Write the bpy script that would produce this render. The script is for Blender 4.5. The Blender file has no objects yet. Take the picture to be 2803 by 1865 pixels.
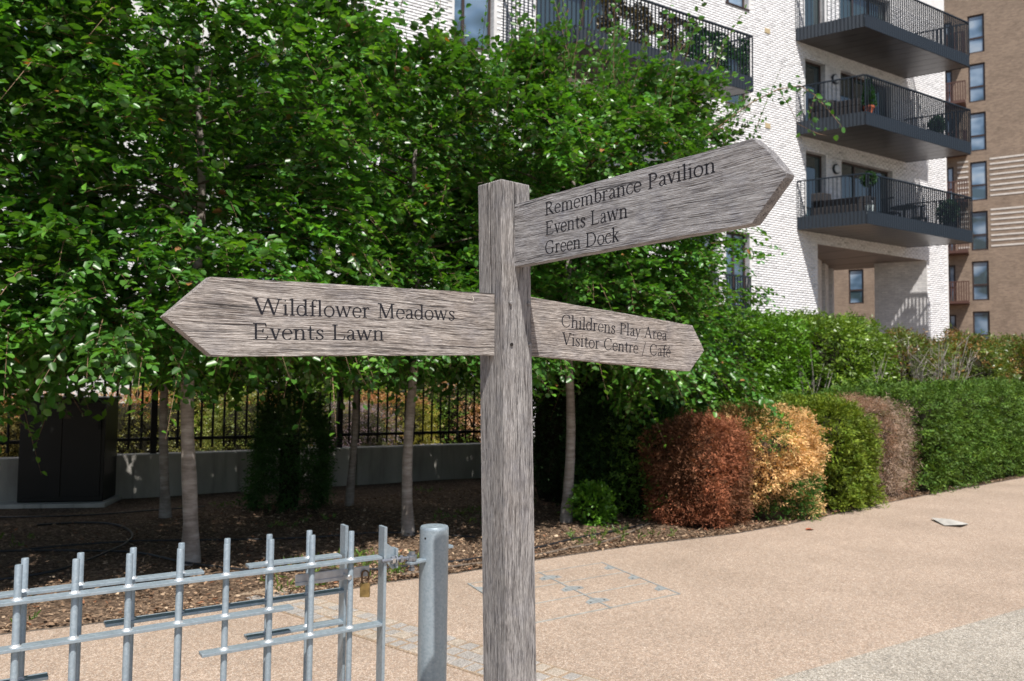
import bpy, bmesh, math, random
import numpy as np
from mathutils import Vector, Matrix
random.seed(7); RS = np.random.RandomState(11)
sc = bpy.context.scene
C = sc.collection
R = math.radians
# ------------------------------------------------------------------ camera
FPX, W0, H0 = 2180.0, 2803.0, 1865.0            # focal length in photo pixels, photo size
cam = bpy.data.cameras.new('camera'); camo = bpy.data.objects.new('camera', cam); C.objects.link(camo)
cam.sensor_width = 36; cam.lens = 36*FPX/W0; cam.clip_start = .05; cam.clip_end = 1000
EYE = Vector((0, 0, 1.6)); PITCH = math.atan(113/FPX); ROLL = .0116
M = Matrix.Rotation(math.pi/2+PITCH, 3, 'X') @ Matrix.Rotation(ROLL, 3, 'Z')
camo.matrix_world = Matrix.Translation(EYE) @ M.to_4x4()
cam.dof.use_dof = True; cam.dof.focus_distance = 2.35; cam.dof.aperture_fstop = 5.6
sc.camera = camo
def ray(x, y):
    return (M @ Vector(((x-W0/2)/FPX, -(y-H0/2)/FPX, -1)))
def ground(x, y, z=0.0):
    d = ray(x, y); return EYE + d*((z-EYE.z)/d.z)
def hit(x, y, P, n):
    d = ray(x, y); n = Vector(n); return EYE + d*((Vector(P)-EYE).dot(n)/d.dot(n))
def at(x, y, Y):
    d = ray(x, y); return EYE + d*(Y/d.y)
# ------------------------------------------------------------------ light
SUNV = Vector((-.52, 1.82, -3.5)).normalized()      # direction the light travels
w = bpy.data.worlds.new('World'); sc.world = w; w.use_nodes = True
nt = w.node_tree; bg = nt.nodes['Background']
sky = nt.nodes.new('ShaderNodeTexSky'); sky.sky_type = 'NISHITA'; sky.sun_disc = False
sky.sun_elevation = math.asin(-SUNV.z); sky.sun_rotation = math.atan2(-SUNV.x, -SUNV.y)
sky.air_density = 1.0; sky.dust_density = 1.6; sky.ozone_density = 1.0
nt.links.new(sky.outputs[0], bg.inputs[0]); bg.inputs[1].default_value = .075
sun = bpy.data.lights.new('sun', 'SUN'); suno = bpy.data.objects.new('sun', sun); C.objects.link(suno)
sun.energy = 5.0; sun.angle = R(.53); sun.color = (1, .955, .89)
suno.rotation_euler = SUNV.to_track_quat('-Z', 'Y').to_euler(); suno.location = (3, -5, 14)
sc.view_settings.view_transform = 'Standard'; sc.view_settings.look = 'None'
sc.view_settings.exposure = 0.34; sc.view_settings.gamma = 1
sc.render.engine = 'CYCLES'
sc.cycles.max_bounces = 8; sc.cycles.transparent_max_bounces = 8; sc.cycles.diffuse_bounces = 3; sc.cycles.glossy_bounces = 3
# ------------------------------------------------------------------ materials
def nodes(name):
    m = bpy.data.materials.new(name); m.use_nodes = True
    return m, m.node_tree, m.node_tree.nodes['Principled BSDF']
def setp(b, **k):
    for a, v in k.items():
        b.inputs[a.replace('_', ' ')].default_value = v
def c4(c): return (c[0], c[1], c[2], 1)
def plain(name, col, rough=.6, metal=0.0, spec=.5, noise=0.0, nscale=20, bump=0.0, bscale=60):
    m, t, b = nodes(name); setp(b, Roughness=rough, Metallic=metal); b.inputs['Specular IOR Level'].default_value = spec
    b.inputs['Base Color'].default_value = c4(col)
    if noise or bump:
        tc = t.nodes.new('ShaderNodeTexCoord')
    if noise:
        n = t.nodes.new('ShaderNodeTexNoise'); n.inputs['Scale'].default_value = nscale; n.inputs['Detail'].default_value = 5
        t.links.new(tc.outputs['Object'], n.inputs[0])
        r = t.nodes.new('ShaderNodeValToRGB')
        r.color_ramp.elements[0].position = .3; r.color_ramp.elements[1].position = .7
        r.color_ramp.elements[0].color = c4([x*(1-noise) for x in col]); r.color_ramp.elements[1].color = c4([min(1, x*(1+noise)) for x in col])
        t.links.new(n.outputs[0], r.inputs[0]); t.links.new(r.outputs[0], b.inputs['Base Color'])
    if bump:
        n2 = t.nodes.new('ShaderNodeTexNoise'); n2.inputs['Scale'].default_value = bscale; n2.inputs['Detail'].default_value = 4
        t.links.new(tc.outputs['Object'], n2.inputs[0])
        bp = t.nodes.new('ShaderNodeBump'); bp.inputs['Distance'].default_value = bump; bp.inputs['Strength'].default_value = 1
        t.links.new(n2.outputs[0], bp.inputs['Height']); t.links.new(bp.outputs[0], b.inputs['Normal'])
    return m
def ramp(t, pts):
    r = t.nodes.new('ShaderNodeValToRGB'); e = r.color_ramp.elements
    while len(e) < len(pts): e.new(.5)
    for i, (p, c) in enumerate(pts): e[i].position = p; e[i].color = c4(c)
    return r
def mixc(t, a, b, f, mode='MIX'):
    m = t.nodes.new('ShaderNodeMix'); m.data_type = 'RGBA'; m.blend_type = mode
    for s, v in ((m.inputs[0], f), (m.inputs[6], a), (m.inputs[7], b)):
        if hasattr(v, 'links'): t.links.new(v, s)
        elif isinstance(v, (int, float)): s.default_value = v
        else: s.default_value = c4(v)
    return m.outputs[2]
def noise(t, vec, scale, detail=4, rough=.55, dist=0.0):
    n = t.nodes.new('ShaderNodeTexNoise'); n.inputs['Scale'].default_value = scale; n.inputs['Detail'].default_value = detail
    n.inputs['Roughness'].default_value = rough; n.inputs['Distortion'].default_value = dist
    t.links.new(vec, n.inputs[0]); return n.outputs[0]
def mapped(t, out, scale=(1, 1, 1), loc=(0, 0, 0), rot=(0, 0, 0)):
    m = t.nodes.new('ShaderNodeMapping'); m.inputs['Scale'].default_value = scale; m.inputs['Location'].default_value = loc
    m.inputs['Rotation'].default_value = rot; t.links.new(out, m.inputs[0]); return m.outputs[0]
def bumpn(t, h, dist, b, strength=1.0):
    bp = t.nodes.new('ShaderNodeBump'); bp.inputs['Distance'].default_value = dist; bp.inputs['Strength'].default_value = strength
    t.links.new(h, bp.inputs['Height']); t.links.new(bp.outputs[0], b.inputs['Normal'])
def mmath(t, op, a, b=None, clamp=False):
    m = t.nodes.new('ShaderNodeMath'); m.operation = op; m.use_clamp = clamp
    for s, v in zip(m.inputs, (a, b)):
        if v is None: continue
        if hasattr(v, 'links'): t.links.new(v, s)
        else: s.default_value = v
    return m.outputs[0]

def wood_mat(name, seed, grain='X', tint=(1, 1, 1), brown=.35):
    """weathered silvered oak: long fibres along one object axis, fine dark checks, brown and blue-grey drifts"""
    m, t, b = nodes(name); tc = t.nodes.new('ShaderNodeTexCoord'); o = tc.outputs['Object']
    def sc3(a, c): return (a, c, c) if grain == 'X' else (c, c, a)
    lo = (seed*3.1, seed*1.7, seed*2.3)
    warp = noise(t, mapped(t, o, sc3(3.0, 9), lo), 1, 2)
    wv = t.nodes.new('ShaderNodeVectorMath'); wv.operation = 'ADD'
    cx = t.nodes.new('ShaderNodeCombineXYZ')
    ws = mmath(t, 'MULTIPLY', mmath(t, 'SUBTRACT', warp, .5), .022)
    t.links.new(ws, cx.inputs[2 if grain == 'X' else 0])
    t.links.new(o, wv.inputs[0]); t.links.new(cx.outputs[0], wv.inputs[1]); ov = wv.outputs[0]
    f1 = noise(t, mapped(t, ov, sc3(10, 400), lo), 1, 2, .6)
    f2 = noise(t, mapped(t, ov, sc3(28, 700), lo), 1, 2, .6)
    f3 = noise(t, mapped(t, ov, sc3(4, 85), lo), 1, 2, .55)
    bl = noise(t, mapped(t, o, sc3(2.5, 9), lo), 1, 4, .6)
    bl2 = noise(t, mapped(t, o, (14, 14, 14), lo), 1, 3, .6)
    base = ramp(t, [(.34, (.19, .176, .17)), (.46, (.335, .316, .305)), (.54, (.45, .43, .415)), (.68, (.60, .58, .565))])
    t.links.new(mmath(t, 'ADD', mmath(t, 'MULTIPLY', f1, .6), mmath(t, 'MULTIPLY', f3, .4)), base.inputs[0])
    col = mixc(t, base.outputs[0], (.31, .235, .185), mmath(t, 'MULTIPLY', mmath(t, 'SUBTRACT', bl, .44, True), 2.0*brown, True))
    col = mixc(t, col, (.23, .235, .275), mmath(t, 'MULTIPLY', mmath(t, 'SUBTRACT', .52, bl2, True), 1.8, True))
    ck = ramp(t, [(.365, (1, 1, 1)), (.42, (0, 0, 0))]); t.links.new(f1, ck.inputs[0])
    ck2 = ramp(t, [(.37, (1, 1, 1)), (.43, (0, 0, 0))]); t.links.new(f2, ck2.inputs[0])
    col = mixc(t, col, (.035, .031, .032), mmath(t, 'MULTIPLY', ck.outputs[0], .62))
    col = mixc(t, col, (.08, .07, .07), mmath(t, 'MULTIPLY', ck2.outputs[0], .45))
    f4 = noise(t, mapped(t, ov, sc3(2.6, 150), (lo[0]+4, lo[1], lo[2]+9)), 1, 1, .5); ck3 = ramp(t, [(.285, (1, 1, 1)), (.325, (0, 0, 0))]); t.links.new(f4, ck3.inputs[0])
    col = mixc(t, col, (.02, .018, .02), mmath(t, 'MULTIPLY', ck3.outputs[0], .85))
    hi = ramp(t, [(.56, (0, 0, 0)), (.66, (1, 1, 1))]); t.links.new(f2, hi.inputs[0])
    col = mixc(t, col, (.66, .63, .61), mmath(t, 'MULTIPLY', hi.outputs[0], .6))
    col = mixc(t, col, tint, 1.0, 'MULTIPLY')
    t.links.new(col, b.inputs['Base Color']); setp(b, Roughness=.78); b.inputs['Specular IOR Level'].default_value = .3
    h = mmath(t, 'ADD', mmath(t, 'MULTIPLY', f1, 1.0), mmath(t, 'MULTIPLY', f2, .35))
    bumpn(t, h, .009, b, 1.0)
    return m

def brick_mat(name, c1, c2, mortar, bw=.225, bh=.075, uv=True, dark=None):
    m, t, b = nodes(name); tc = t.nodes.new('ShaderNodeTexCoord')
    br = t.nodes.new('ShaderNodeTexBrick'); br.inputs['Scale'].default_value = 1
    br.inputs['Brick Width'].default_value = bw; br.inputs['Row Height'].default_value = bh; br.inputs['Mortar Size'].default_value = .006
    br.inputs['Color1'].default_value = c4(c1); br.inputs['Color2'].default_value = c4(c2); br.inputs['Mortar'].default_value = c4(mortar)
    br.inputs['Bias'].default_value = -.1
    t.links.new(tc.outputs['UV'], br.inputs[0])
    n = noise(t, tc.outputs['UV'], 1.2, 5, .6); n2 = noise(t, mapped(t, tc.outputs['UV'], (6, 20, 1)), 1, 2)
    r = ramp(t, [(.3, (.80, .80, .80)), (.7, (1.1, 1.1, 1.1))]); t.links.new(n, r.inputs[0])
    col = mixc(t, br.outputs[0], r.outputs[0], 1.0, 'MULTIPLY')
    r2 = ramp(t, [(.35, (.86, .86, .87)), (.65, (1.05, 1.04, 1.03))]); t.links.new(n2, r2.inputs[0])
    col = mixc(t, col, r2.outputs[0], 1.0, 'MULTIPLY')
    t.links.new(col, b.inputs['Base Color']); setp(b, Roughness=.85)
    bumpn(t, mmath(t, 'SUBTRACT', 1.0, br.outputs['Fac']), .008, b, .8)
    return m

def leaf_mat(name, trans=.35, rough=.38, spec=.5, sat=1.0):
    m, t, b = nodes(name)
    a = t.nodes.new('ShaderNodeVertexColor'); a.layer_name = 'Col'
    t.links.new(a.outputs[0], b.inputs['Base Color']); setp(b, Roughness=rough); b.inputs['Specular IOR Level'].default_value = spec
    if trans > 0:
        tr = t.nodes.new('ShaderNodeBsdfTranslucent')
        g = mixc(t, a.outputs[0], (1.5, 1.45, .35), 1.0, 'MULTIPLY')
        t.links.new(g, tr.inputs[0])
        mx = t.nodes.new('ShaderNodeMixShader'); mx.inputs[0].default_value = trans
        t.links.new(b.outputs[0], mx.inputs[1]); t.links.new(tr.outputs[0], mx.inputs[2])
        t.links.new(mx.outputs[0], t.nodes['Material Output'].inputs[0])
    return m

def resin_mat(name, pal, scale=150, edge=0.0):
    """resin-bound gravel: every pebble a cell with its own tone, rounded relief, soft traffic stains"""
    m, t, b = nodes(name); tc = t.nodes.new('ShaderNodeTexCoord'); o = tc.outputs['Object']
    v = t.nodes.new('ShaderNodeTexVoronoi'); v.inputs['Scale'].default_value = scale; t.links.new(o, v.inputs[0])
    sp = t.nodes.new('ShaderNodeSeparateColor'); t.links.new(v.outputs['Color'], sp.inputs[0])
    r = ramp(t, pal); t.links.new(sp.outputs[0], r.inputs[0])
    v2 = t.nodes.new('ShaderNodeTexVoronoi'); v2.inputs['Scale'].default_value = scale*.38; t.links.new(o, v2.inputs[0])
    sp2 = t.nodes.new('ShaderNodeSeparateColor'); t.links.new(v2.outputs['Color'], sp2.inputs[0])
    r3 = ramp(t, [(0, (.80, .80, .80)), (1, (1.22, 1.2, 1.18))]); t.links.new(sp2.outputs[1], r3.inputs[0])
    dk = ramp(t, [(.0, (1.08, 1.08, 1.08)), (.75, (.62, .58, .55))]); t.links.new(v.outputs['Distance'], dk.inputs[0])
    col = mixc(t, r.outputs[0], dk.outputs[0], .8, 'MULTIPLY')
    col = mixc(t, col, r3.outputs[0], 1, 'MULTIPLY')
    st = noise(t, o, .9, 5, .6); rs = ramp(t, [(.3, (.86, .85, .84)), (.65, (1.06, 1.05, 1.05))]); t.links.new(st, rs.inputs[0])
    col = mixc(t, col, rs.outputs[0], 1, 'MULTIPLY')
    st2 = noise(t, mapped(t, o, (1, 1, 1), (5, 3, 0)), 2.6, 6, .7); rs2 = ramp(t, [(.62, (1, 1, 1)), (.78, (.72, .70, .69))]); t.links.new(st2, rs2.inputs[0])
    col = mixc(t, col, rs2.outputs[0], 1, 'MULTIPLY')
    t.links.new(col, b.inputs['Base Color']); setp(b, Roughness=.75); b.inputs['Specular IOR Level'].default_value = .25
    bumpn(t, mmath(t, 'SUBTRACT', 1.0, v.outputs['Distance']), .004, b, .7)
    return m

def steel_mat(name, seed=0):
    m, t, b = nodes(name); tc = t.nodes.new('ShaderNodeTexCoord'); o = mapped(t, tc.outputs['Object'], (1, 1, 1), (seed, seed, 0))
    v = t.nodes.new('ShaderNodeTexVoronoi'); v.inputs['Scale'].default_value = 130; t.links.new(o, v.inputs[0])
    sp = t.nodes.new('ShaderNodeSeparateColor'); t.links.new(v.outputs['Color'], sp.inputs[0])
    r = ramp(t, [(0, (.305, .37, .42)), (.5, (.34, .405, .455)), (1, (.375, .44, .49))]); t.links.new(sp.outputs[0], r.inputs[0])
    n = noise(t, mapped(t, o, (9, 9, 3)), 1, 4, .6); r2 = ramp(t, [(.3, (.90, .91, .92)), (.7, (1.07, 1.07, 1.07))]); t.links.new(n, r2.inputs[0])
    col = mixc(t, r.outputs[0], r2.outputs[0], 1, 'MULTIPLY')
    n3 = noise(t, mapped(t, o, (40, 40, 40)), 1, 3, .6); r4 = ramp(t, [(.66, (0, 0, 0)), (.74, (1, 1, 1))]); t.links.new(n3, r4.inputs[0])
    col = mixc(t, col, (.62, .64, .65), mmath(t, 'MULTIPLY', r4.outputs[0], .3))
    t.links.new(col, b.inputs['Base Color']); setp(b, Metallic=.45, Roughness=.42)
    rr = ramp(t, [(0, (.36, .36, .36)), (1, (.55, .55, .55))]); t.links.new(sp.outputs[1], rr.inputs[0]); t.links.new(rr.outputs[0], b.inputs['Roughness'])
    bumpn(t, noise(t, o, 160, 3), .0008, b, .5)
    return m

MW = {k: wood_mat('weathered_oak_'+k, s, g, tn, br) for k, s, g, tn, br in (
    ('left_blade', 1, 'X', (1.02, .975, .945), .5), ('near_blade', 4, 'X', (.93, .95, 1.0), .22), ('far_blade', 7, 'X', (1.02, .96, .92), .5), ('post', 9, 'Z', (.92, .92, .93), .35))}
M_CARVE = plain('carved_letter_paint', (.018, .019, .025), .8, 0, .15)
M_HOLESHADE = plain('hole_shade', (.012, .01, .009), .9)  # for surface discs: the shade inside a hole given as near-black colour
M_RIVET = plain('oak_plug', (.25, .24, .24), .5, 0, .4, .3, 90)
M_CHALK = plain('bird_dropping', (.78, .74, .64), .8)
M_STEEL = steel_mat('galvanised_steel'); M_STEEL2 = steel_mat('galvanised_steel_rear', 3)
M_WELD = plain('weld_bead', (.62, .64, .66), .4, .5, .5, .3, 120, .002, 150)
M_BRIGHT = plain('bright_zinc', (.60, .61, .62), .3, .85, .5, .2, 60)
M_BOLT = plain('bolt_steel', (.30, .32, .36), .35, .75, .5, .25, 90)
M_LATCH = plain('brushed_latch_plate', (.52, .54, .58), .42, .5, .5, .12, 40)
M_BRASS = plain('aged_brass', (.36, .25, .10), .42, .75, .5, .3, 60)
M_RUST = plain('rusty_shackle', (.19, .11, .06), .55, .5, .5, .4, 120)
M_RESIN = resin_mat('resin_bound_gravel', [(0, (.32, .235, .178)), (.35, (.425, .33, .255)), (.7, (.50, .41, .335)), (1, (.70, .63, .555))], 200)
M_CONC_EDGE = resin_mat('weathered_exposed_concrete', [(0, (.24, .225, .19)), (.4, (.38, .355, .31)), (.75, (.49, .465, .41)), (1, (.72, .70, .65))], 170)
M_CONC = None
def conc():
    m, t, b = nodes('stained_concrete'); tc = t.nodes.new('ShaderNodeTexCoord'); o = tc.outputs['Object']
    n = noise(t, mapped(t, o, (1.2, 1.2, .5)), 1.4, 6, .65); r = ramp(t, [(.3, (.30, .285, .26)), (.7, (.56, .54, .50))]); t.links.new(n, r.inputs[0])
    n2 = noise(t, mapped(t, o, (8, 8, .5)), 1, 4); r2 = ramp(t, [(.55, (1, 1, 1)), (.75, (.6, .59, .56))]); t.links.new(n2, r2.inputs[0])
    t.links.new(mixc(t, r.outputs[0], r2.outputs[0], 1, 'MULTIPLY'), b.inputs['Base Color']); setp(b, Roughness=.9)
    bumpn(t, noise(t, o, 30, 4), .004, b, .5); return m
M_CONC = conc()
def soil():
    m, t, b = nodes('dry_mulched_soil'); tc = t.nodes.new('ShaderNodeTexCoord'); o = tc.outputs['Object']
    v = t.nodes.new('ShaderNodeTexVoronoi'); v.inputs['Scale'].default_value = 42; t.links.new(mapped(t, o, (1, 1.6, 1), (0, 0, 0), (0, 0, .5)), v.inputs[0])
    sp = t.nodes.new('ShaderNodeSeparateColor'); t.links.new(v.outputs['Color'], sp.inputs[0])
    r = ramp(t, [(0, (.055, .038, .027)), (.5, (.13, .09, .064)), (.85, (.22, .155, .11)), (1, (.36, .26, .18))]); t.links.new(sp.outputs[0], r.inputs[0])
    n = noise(t, o, 1.3, 5); r2 = ramp(t, [(.3, (.7, .68, .65)), (.7, (1.2, 1.18, 1.15))]); t.links.new(n, r2.inputs[0])
    t.links.new(mixc(t, r.outputs[0], r2.outputs[0], 1, 'MULTIPLY'), b.inputs['Base Color']); setp(b, Roughness=.95)
    b.inputs['Specular IOR Level'].default_value = .15
    bumpn(t, v.outputs['Distance'], .02, b, .9); return m
M_SOIL = soil()
M_HOSE = plain('black_irrigation_pipe', (.018, .018, .02), .45, 0, .5, .4, 14)
M_HOSE2 = plain('dusty_irrigation_pipe', (.14, .11, .085), .7, 0, .4, .45, 20)
M_SETT = resin_mat('granite_sett', [(0, (.30, .29, .28)), (.4, (.42, .41, .39)), (.8, (.50, .485, .465)), (1, (.62, .61, .59))], 300)
M_SETT2 = resin_mat('granite_sett_buff', [(0, (.36, .31, .25)), (.4, (.48, .42, .35)), (.8, (.60, .54, .46)), (1, (.72, .68, .62))], 300)
M_JOINT = resin_mat('sandy_joint', [(0, (.26, .20, .14)), (.5, (.40, .31, .22)), (1, (.55, .45, .35))], 220)
M_EDGE = plain('steel_edging', (.16, .14, .12), .6, .3, .5, .3, 20)
M_COVER = plain('galvanised_cover_strip', (.25, .265, .265), .9, 0, .1, .25, 30)
M_COVER2 = plain('dusty_cover_joint', (.33, .325, .30), .9, 0, .1, .3, 9)
M_BLACK = plain('black_painted_steel', (.008, .008, .009), .55, 0, .25)
M_CAB = plain('black_cabinet_paint', (.009, .009, .009), .42, 0, .3, .15, 5)
M_ANTH = plain('anthracite_metal', (.019, .027, .038), .42, .2, .5)
M_SOFFIT = plain('soffit_board', (.060, .055, .056), .30, .2, .6, .12, 3)
M_SOFFIT2 = plain('brown_soffit_panel', (.20, .165, .15), .5, 0, .5, .1, 3)
M_WFRAME = plain('brown_window_frame', (.055, .035, .030), .4)
M_REDBAL = plain('red_brown_metal', (.11, .052, .040), .5)
M_MORTAR = plain('pale_mortar', (.75, .74, .74), .9, 0, .2, .08, 3)
M_WHITEBR = brick_mat('white_brick', (.84, .83, .83), (.68, .67, .68), (.62, .61, .61))
M_BROWNBR = brick_mat('brown_brick', (.36, .27, .20), (.26, .19, .14), (.31, .24, .19))
M_PALEBAND = plain('pale_brick_band', (.72, .67, .62), .85, 0, .3, .12, 4)
def whitebricks():
    m, t, b = nodes('white_brick_units'); a = t.nodes.new('ShaderNodeVertexColor'); a.layer_name = 'Col'
    tc = t.nodes.new('ShaderNodeTexCoord'); n = noise(t, tc.outputs['Object'], 14, 4, .7); r = ramp(t, [(.35, (.84, .84, .86)), (.6, (1.04, 1.04, 1.04))]); t.links.new(n, r.inputs[0])
    t.links.new(mixc(t, a.outputs[0], r.outputs[0], 1, 'MULTIPLY'), b.inputs['Base Color']); setp(b, Roughness=.8); return m
M_WBU = whitebricks()
def glass(name, base, rough=.03, rad=(0.5,)):
    m, t, b = nodes(name); setp(b, Roughness=rough); b.inputs['Base Color'].default_value = c4(base)
    b.inputs['IOR'].default_value = 1.9; b.inputs['Specular IOR Level'].default_value = .9
    tc = t.nodes.new('ShaderNodeTexCoord'); bumpn(t, noise(t, tc.outputs['Object'], .8, 2), .02, b, .25); return m
M_GLASS = glass('window_glass', (.035, .06, .065)); M_GLASSB = glass('window_glass_painted_reflection', (.16, .24, .36), .05)
def paint_reflections(m):
    t = m.node_tree; b = t.nodes['Principled BSDF']; tc = t.nodes.new('ShaderNodeTexCoord')
    n = noise(t, mapped(t, tc.outputs['Object'], (.55, .55, .9), (0, 0, 0), (0, .5, 0)), 1, 2, .4); r = ramp(t, [(.40, (.05, .085, .10)), (.47, (.12, .20, .30)), (.56, (.30, .40, .52)), (.62, (.42, .50, .58))])  # tones of a reflected scene painted into the pane colour
    t.links.new(n, r.inputs[0]); t.links.new(r.outputs[0], b.inputs['Base Color'])
paint_reflections(M_GLASSB)
M_CURTAIN = plain('pale_blind', (.42, .47, .50), .9, 0, .3, .1, 2)
M_WICKER = plain('dark_wicker', (.035, .032, .034), .7, 0, .4, .4, 90, .006, 90)
M_CUSHION = plain('grey_cushion', (.25, .26, .29), .9)
M_TERRA = plain('terracotta', (.50, .13, .06), .7, 0, .4, .15, 8)
M_PALEPOT = plain('pale_pot', (.55, .63, .64), .5)
M_LAMP = plain('opal_lamp_glass', (.62, .64, .66), .35)
M_BUFFVENT = plain('buff_vent', (.50, .40, .24), .8)
M_PAPER = plain('crumpled_paper', (.42, .405, .375), .8, 0, .2, .2, 12)
M_LEAF = leaf_mat('hornbeam_leaf', .30, .36, .65)
M_HEDGE = leaf_mat('glossy_hedge_leaf', .2, .38, .45)
M_NEEDLE = leaf_mat('yew_needle', .15, .6, .25)
M_DEAD = leaf_mat('dead_foliage', .12, .8, .15)
M_LITTER = leaf_mat('wood_chips_and_leaves', 0, .9, .15)
def bark(name, c1, c2, c3):
    m, t, b = nodes(name); tc = t.nodes.new('ShaderNodeTexCoord'); o = tc.outputs['Object']
    n = noise(t, mapped(t, o, (6, 6, 34)), 1, 4, .6); r = ramp(t, [(.3, c1), (.6, c2), (.8, c3)]); t.links.new(n, r.inputs[0])
    n2 = noise(t, o, 5, 4, .6); r2 = ramp(t, [(.35, (.65, .62, .6)), (.65, (1.15, 1.15, 1.15))]); t.links.new(n2, r2.inputs[0])
    t.links.new(mixc(t, r.outputs[0], r2.outputs[0], 1, 'MULTIPLY'), b.inputs['Base Color']); setp(b, Roughness=.85)
    bumpn(t, n, .006, b, .7); return m
M_BARK = bark('hornbeam_bark', (.22, .19, .165), (.38, .345, .315), (.54, .51, .475)); M_TWIG = bark('young_twig', (.22, .13, .08), (.34, .22, .14), (.45, .32, .2))
M_GREYTWIG = bark('bare_grey_twig', (.24, .21, .19), (.40, .36, .33), (.52, .49, .46))
M_LIMB = bark('shade_limb_bark', (.06, .045, .035), (.11, .085, .065), (.17, .13, .1))  # bark colour darkened to paint in the crown's inner shade
M_CORE = plain('inner_shade_core', (.018, .017, .010), .95, 0, .1)  # near-black fill standing in for the shade inside shrubs
# ------------------------------------------------------------------ object helpers
def link(name, me, mats, parent=None, loc=None):
    o = bpy.data.objects.new(name, me); C.objects.link(o)
    for m in (mats if isinstance(mats, (list, tuple)) else [mats]): me.materials.append(m)
    if parent: o.parent = parent
    if loc is not None: o.location = loc
    return o
def thing(name, label, cat, loc=(0, 0, 0), group=None):
    o = bpy.data.objects.new(name, None); C.objects.link(o); o.location = loc; o.empty_display_size = .2
    o['label'] = label; o['category'] = cat
    if group: o['group'] = group
    return o
def tag(o, label, cat, group=None, kind=None):
    if label: o['label'] = label
    if cat: o['category'] = cat
    if group: o['group'] = group
    if kind: o['kind'] = kind
    return o
class MB:
    """collects shapes in world space; build() links them as one mesh, local to its parent's origin"""
    def __init__(s): s.v = []; s.f = []; s.uv = None
    def add(s, V, F):
        n = len(s.v); s.v += [tuple(p) for p in V]; s.f += [tuple(i+n for i in f) for f in F]; return s
    def prism(s, poly, z0, z1):
        n = len(poly); V = [(p[0], p[1], z0) for p in poly]+[(p[0], p[1], z1) for p in poly]
        F = [tuple(range(n))[::-1], tuple(range(n, 2*n))]+[(i, (i+1) % n, (i+1) % n+n, i+n) for i in range(n)]
        return s.add(V, F)
    def box(s, o, a, b, c):
        """parallelepiped from corner o with edge vectors a, b, c"""
        o, a, b, c = map(Vector, (o, a, b, c))
        V = [o, o+a, o+a+b, o+b, o+c, o+a+c, o+a+b+c, o+b+c]
        return s.add(V, [(0, 3, 2, 1), (4, 5, 6, 7), (0, 1, 5, 4), (1, 2, 6, 5), (2, 3, 7, 6), (3, 0, 4, 7)])
    def cbox(s, c, a, b, d):
        a, b, d = map(Vector, (a, b, d)); return s.box(Vector(c)-a/2-b/2-d/2, a, b, d)
    def tube(s, pts, rad, n=8, cap=True):
        pts = [Vector(p) for p in pts]; k = len(pts)
        rad = rad if isinstance(rad, (list, tuple)) else [rad]*k
        V = []; up = Vector((0, 0, 1)); d0 = (pts[1]-pts[0]).normalized()
        ref = up if abs(d0.z) < .9 else Vector((1, 0, 0))
        for i, p in enumerate(pts):
            d = (pts[min(i+1, k-1)]-pts[max(i-1, 0)]).normalized()
            x = d.cross(ref).normalized(); y = x.cross(d).normalized()
            for j in range(n):
                a = 2*math.pi*j/n; V.append(p+(x*math.cos(a)+y*math.sin(a))*rad[i])
        F = [(i*n+j, i*n+(j+1) % n, (i+1)*n+(j+1) % n, (i+1)*n+j) for i in range(k-1) for j in range(n)]
        if cap: F += [tuple(range(n))[::-1], tuple((k-1)*n+j for j in range(n))]
        return s.add(V, F)
    def lathe(s, c, prof, n=20, axis=(0, 0, 1)):
        c = Vector(c); ax = Vector(axis).normalized(); ref = Vector((1, 0, 0)) if abs(ax.x) < .9 else Vector((0, 1, 0))
        x = ax.cross(ref).normalized(); y = ax.cross(x); V = []
        for (r, h) in prof:
            for j in range(n):
                a = 2*math.pi*j/n; V.append(c+ax*h+(x*math.cos(a)+y*math.sin(a))*max(r, 1e-5))
        k = len(prof)
        F = [(i*n+j, i*n+(j+1) % n, (i+1)*n+(j+1) % n, (i+1)*n+j) for i in range(k-1) for j in range(n)]
        F += [tuple(range(n))[::-1], tuple((k-1)*n+j for j in range(n))]
        return s.add(V, F)
    def build(s, name, mat, parent=None, origin=None, smooth=False, bevel=0, segs=2, ang=40):
        org = Vector(origin) if origin is not None else (parent.location.copy() if parent and parent.parent is None else Vector((0, 0, 0)))
        if parent is not None and parent.parent is not None:
            org = Vector(parent['_org']) if '_org' in parent else Vector((0, 0, 0))
        V = [Vector(p)-org for p in s.v]
        me = bpy.data.meshes.new(name); me.from_pydata(V, [], s.f); me.update()
        bm = bmesh.new(); bm.from_mesh(me); bmesh.ops.recalc_face_normals(bm, faces=bm.faces)
        if bevel:
            es = [e for e in bm.edges if len(e.link_faces) == 2 and e.calc_face_angle(0) > R(ang)]
            bmesh.ops.bevel(bm, geom=es, offset=bevel, segments=segs, affect='EDGES', profile=.6)
        bm.to_mesh(me); bm.free()
        if smooth:
            me.shade_smooth() if hasattr(me, 'shade_smooth') else None
            for p in me.polygons: p.use_smooth = True
            try: me.set_sharp_from_angle(angle=R(38))
            except Exception: pass
        o = link(name, me, mat, parent)
        if parent is None: o.location = org
        return o
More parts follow.
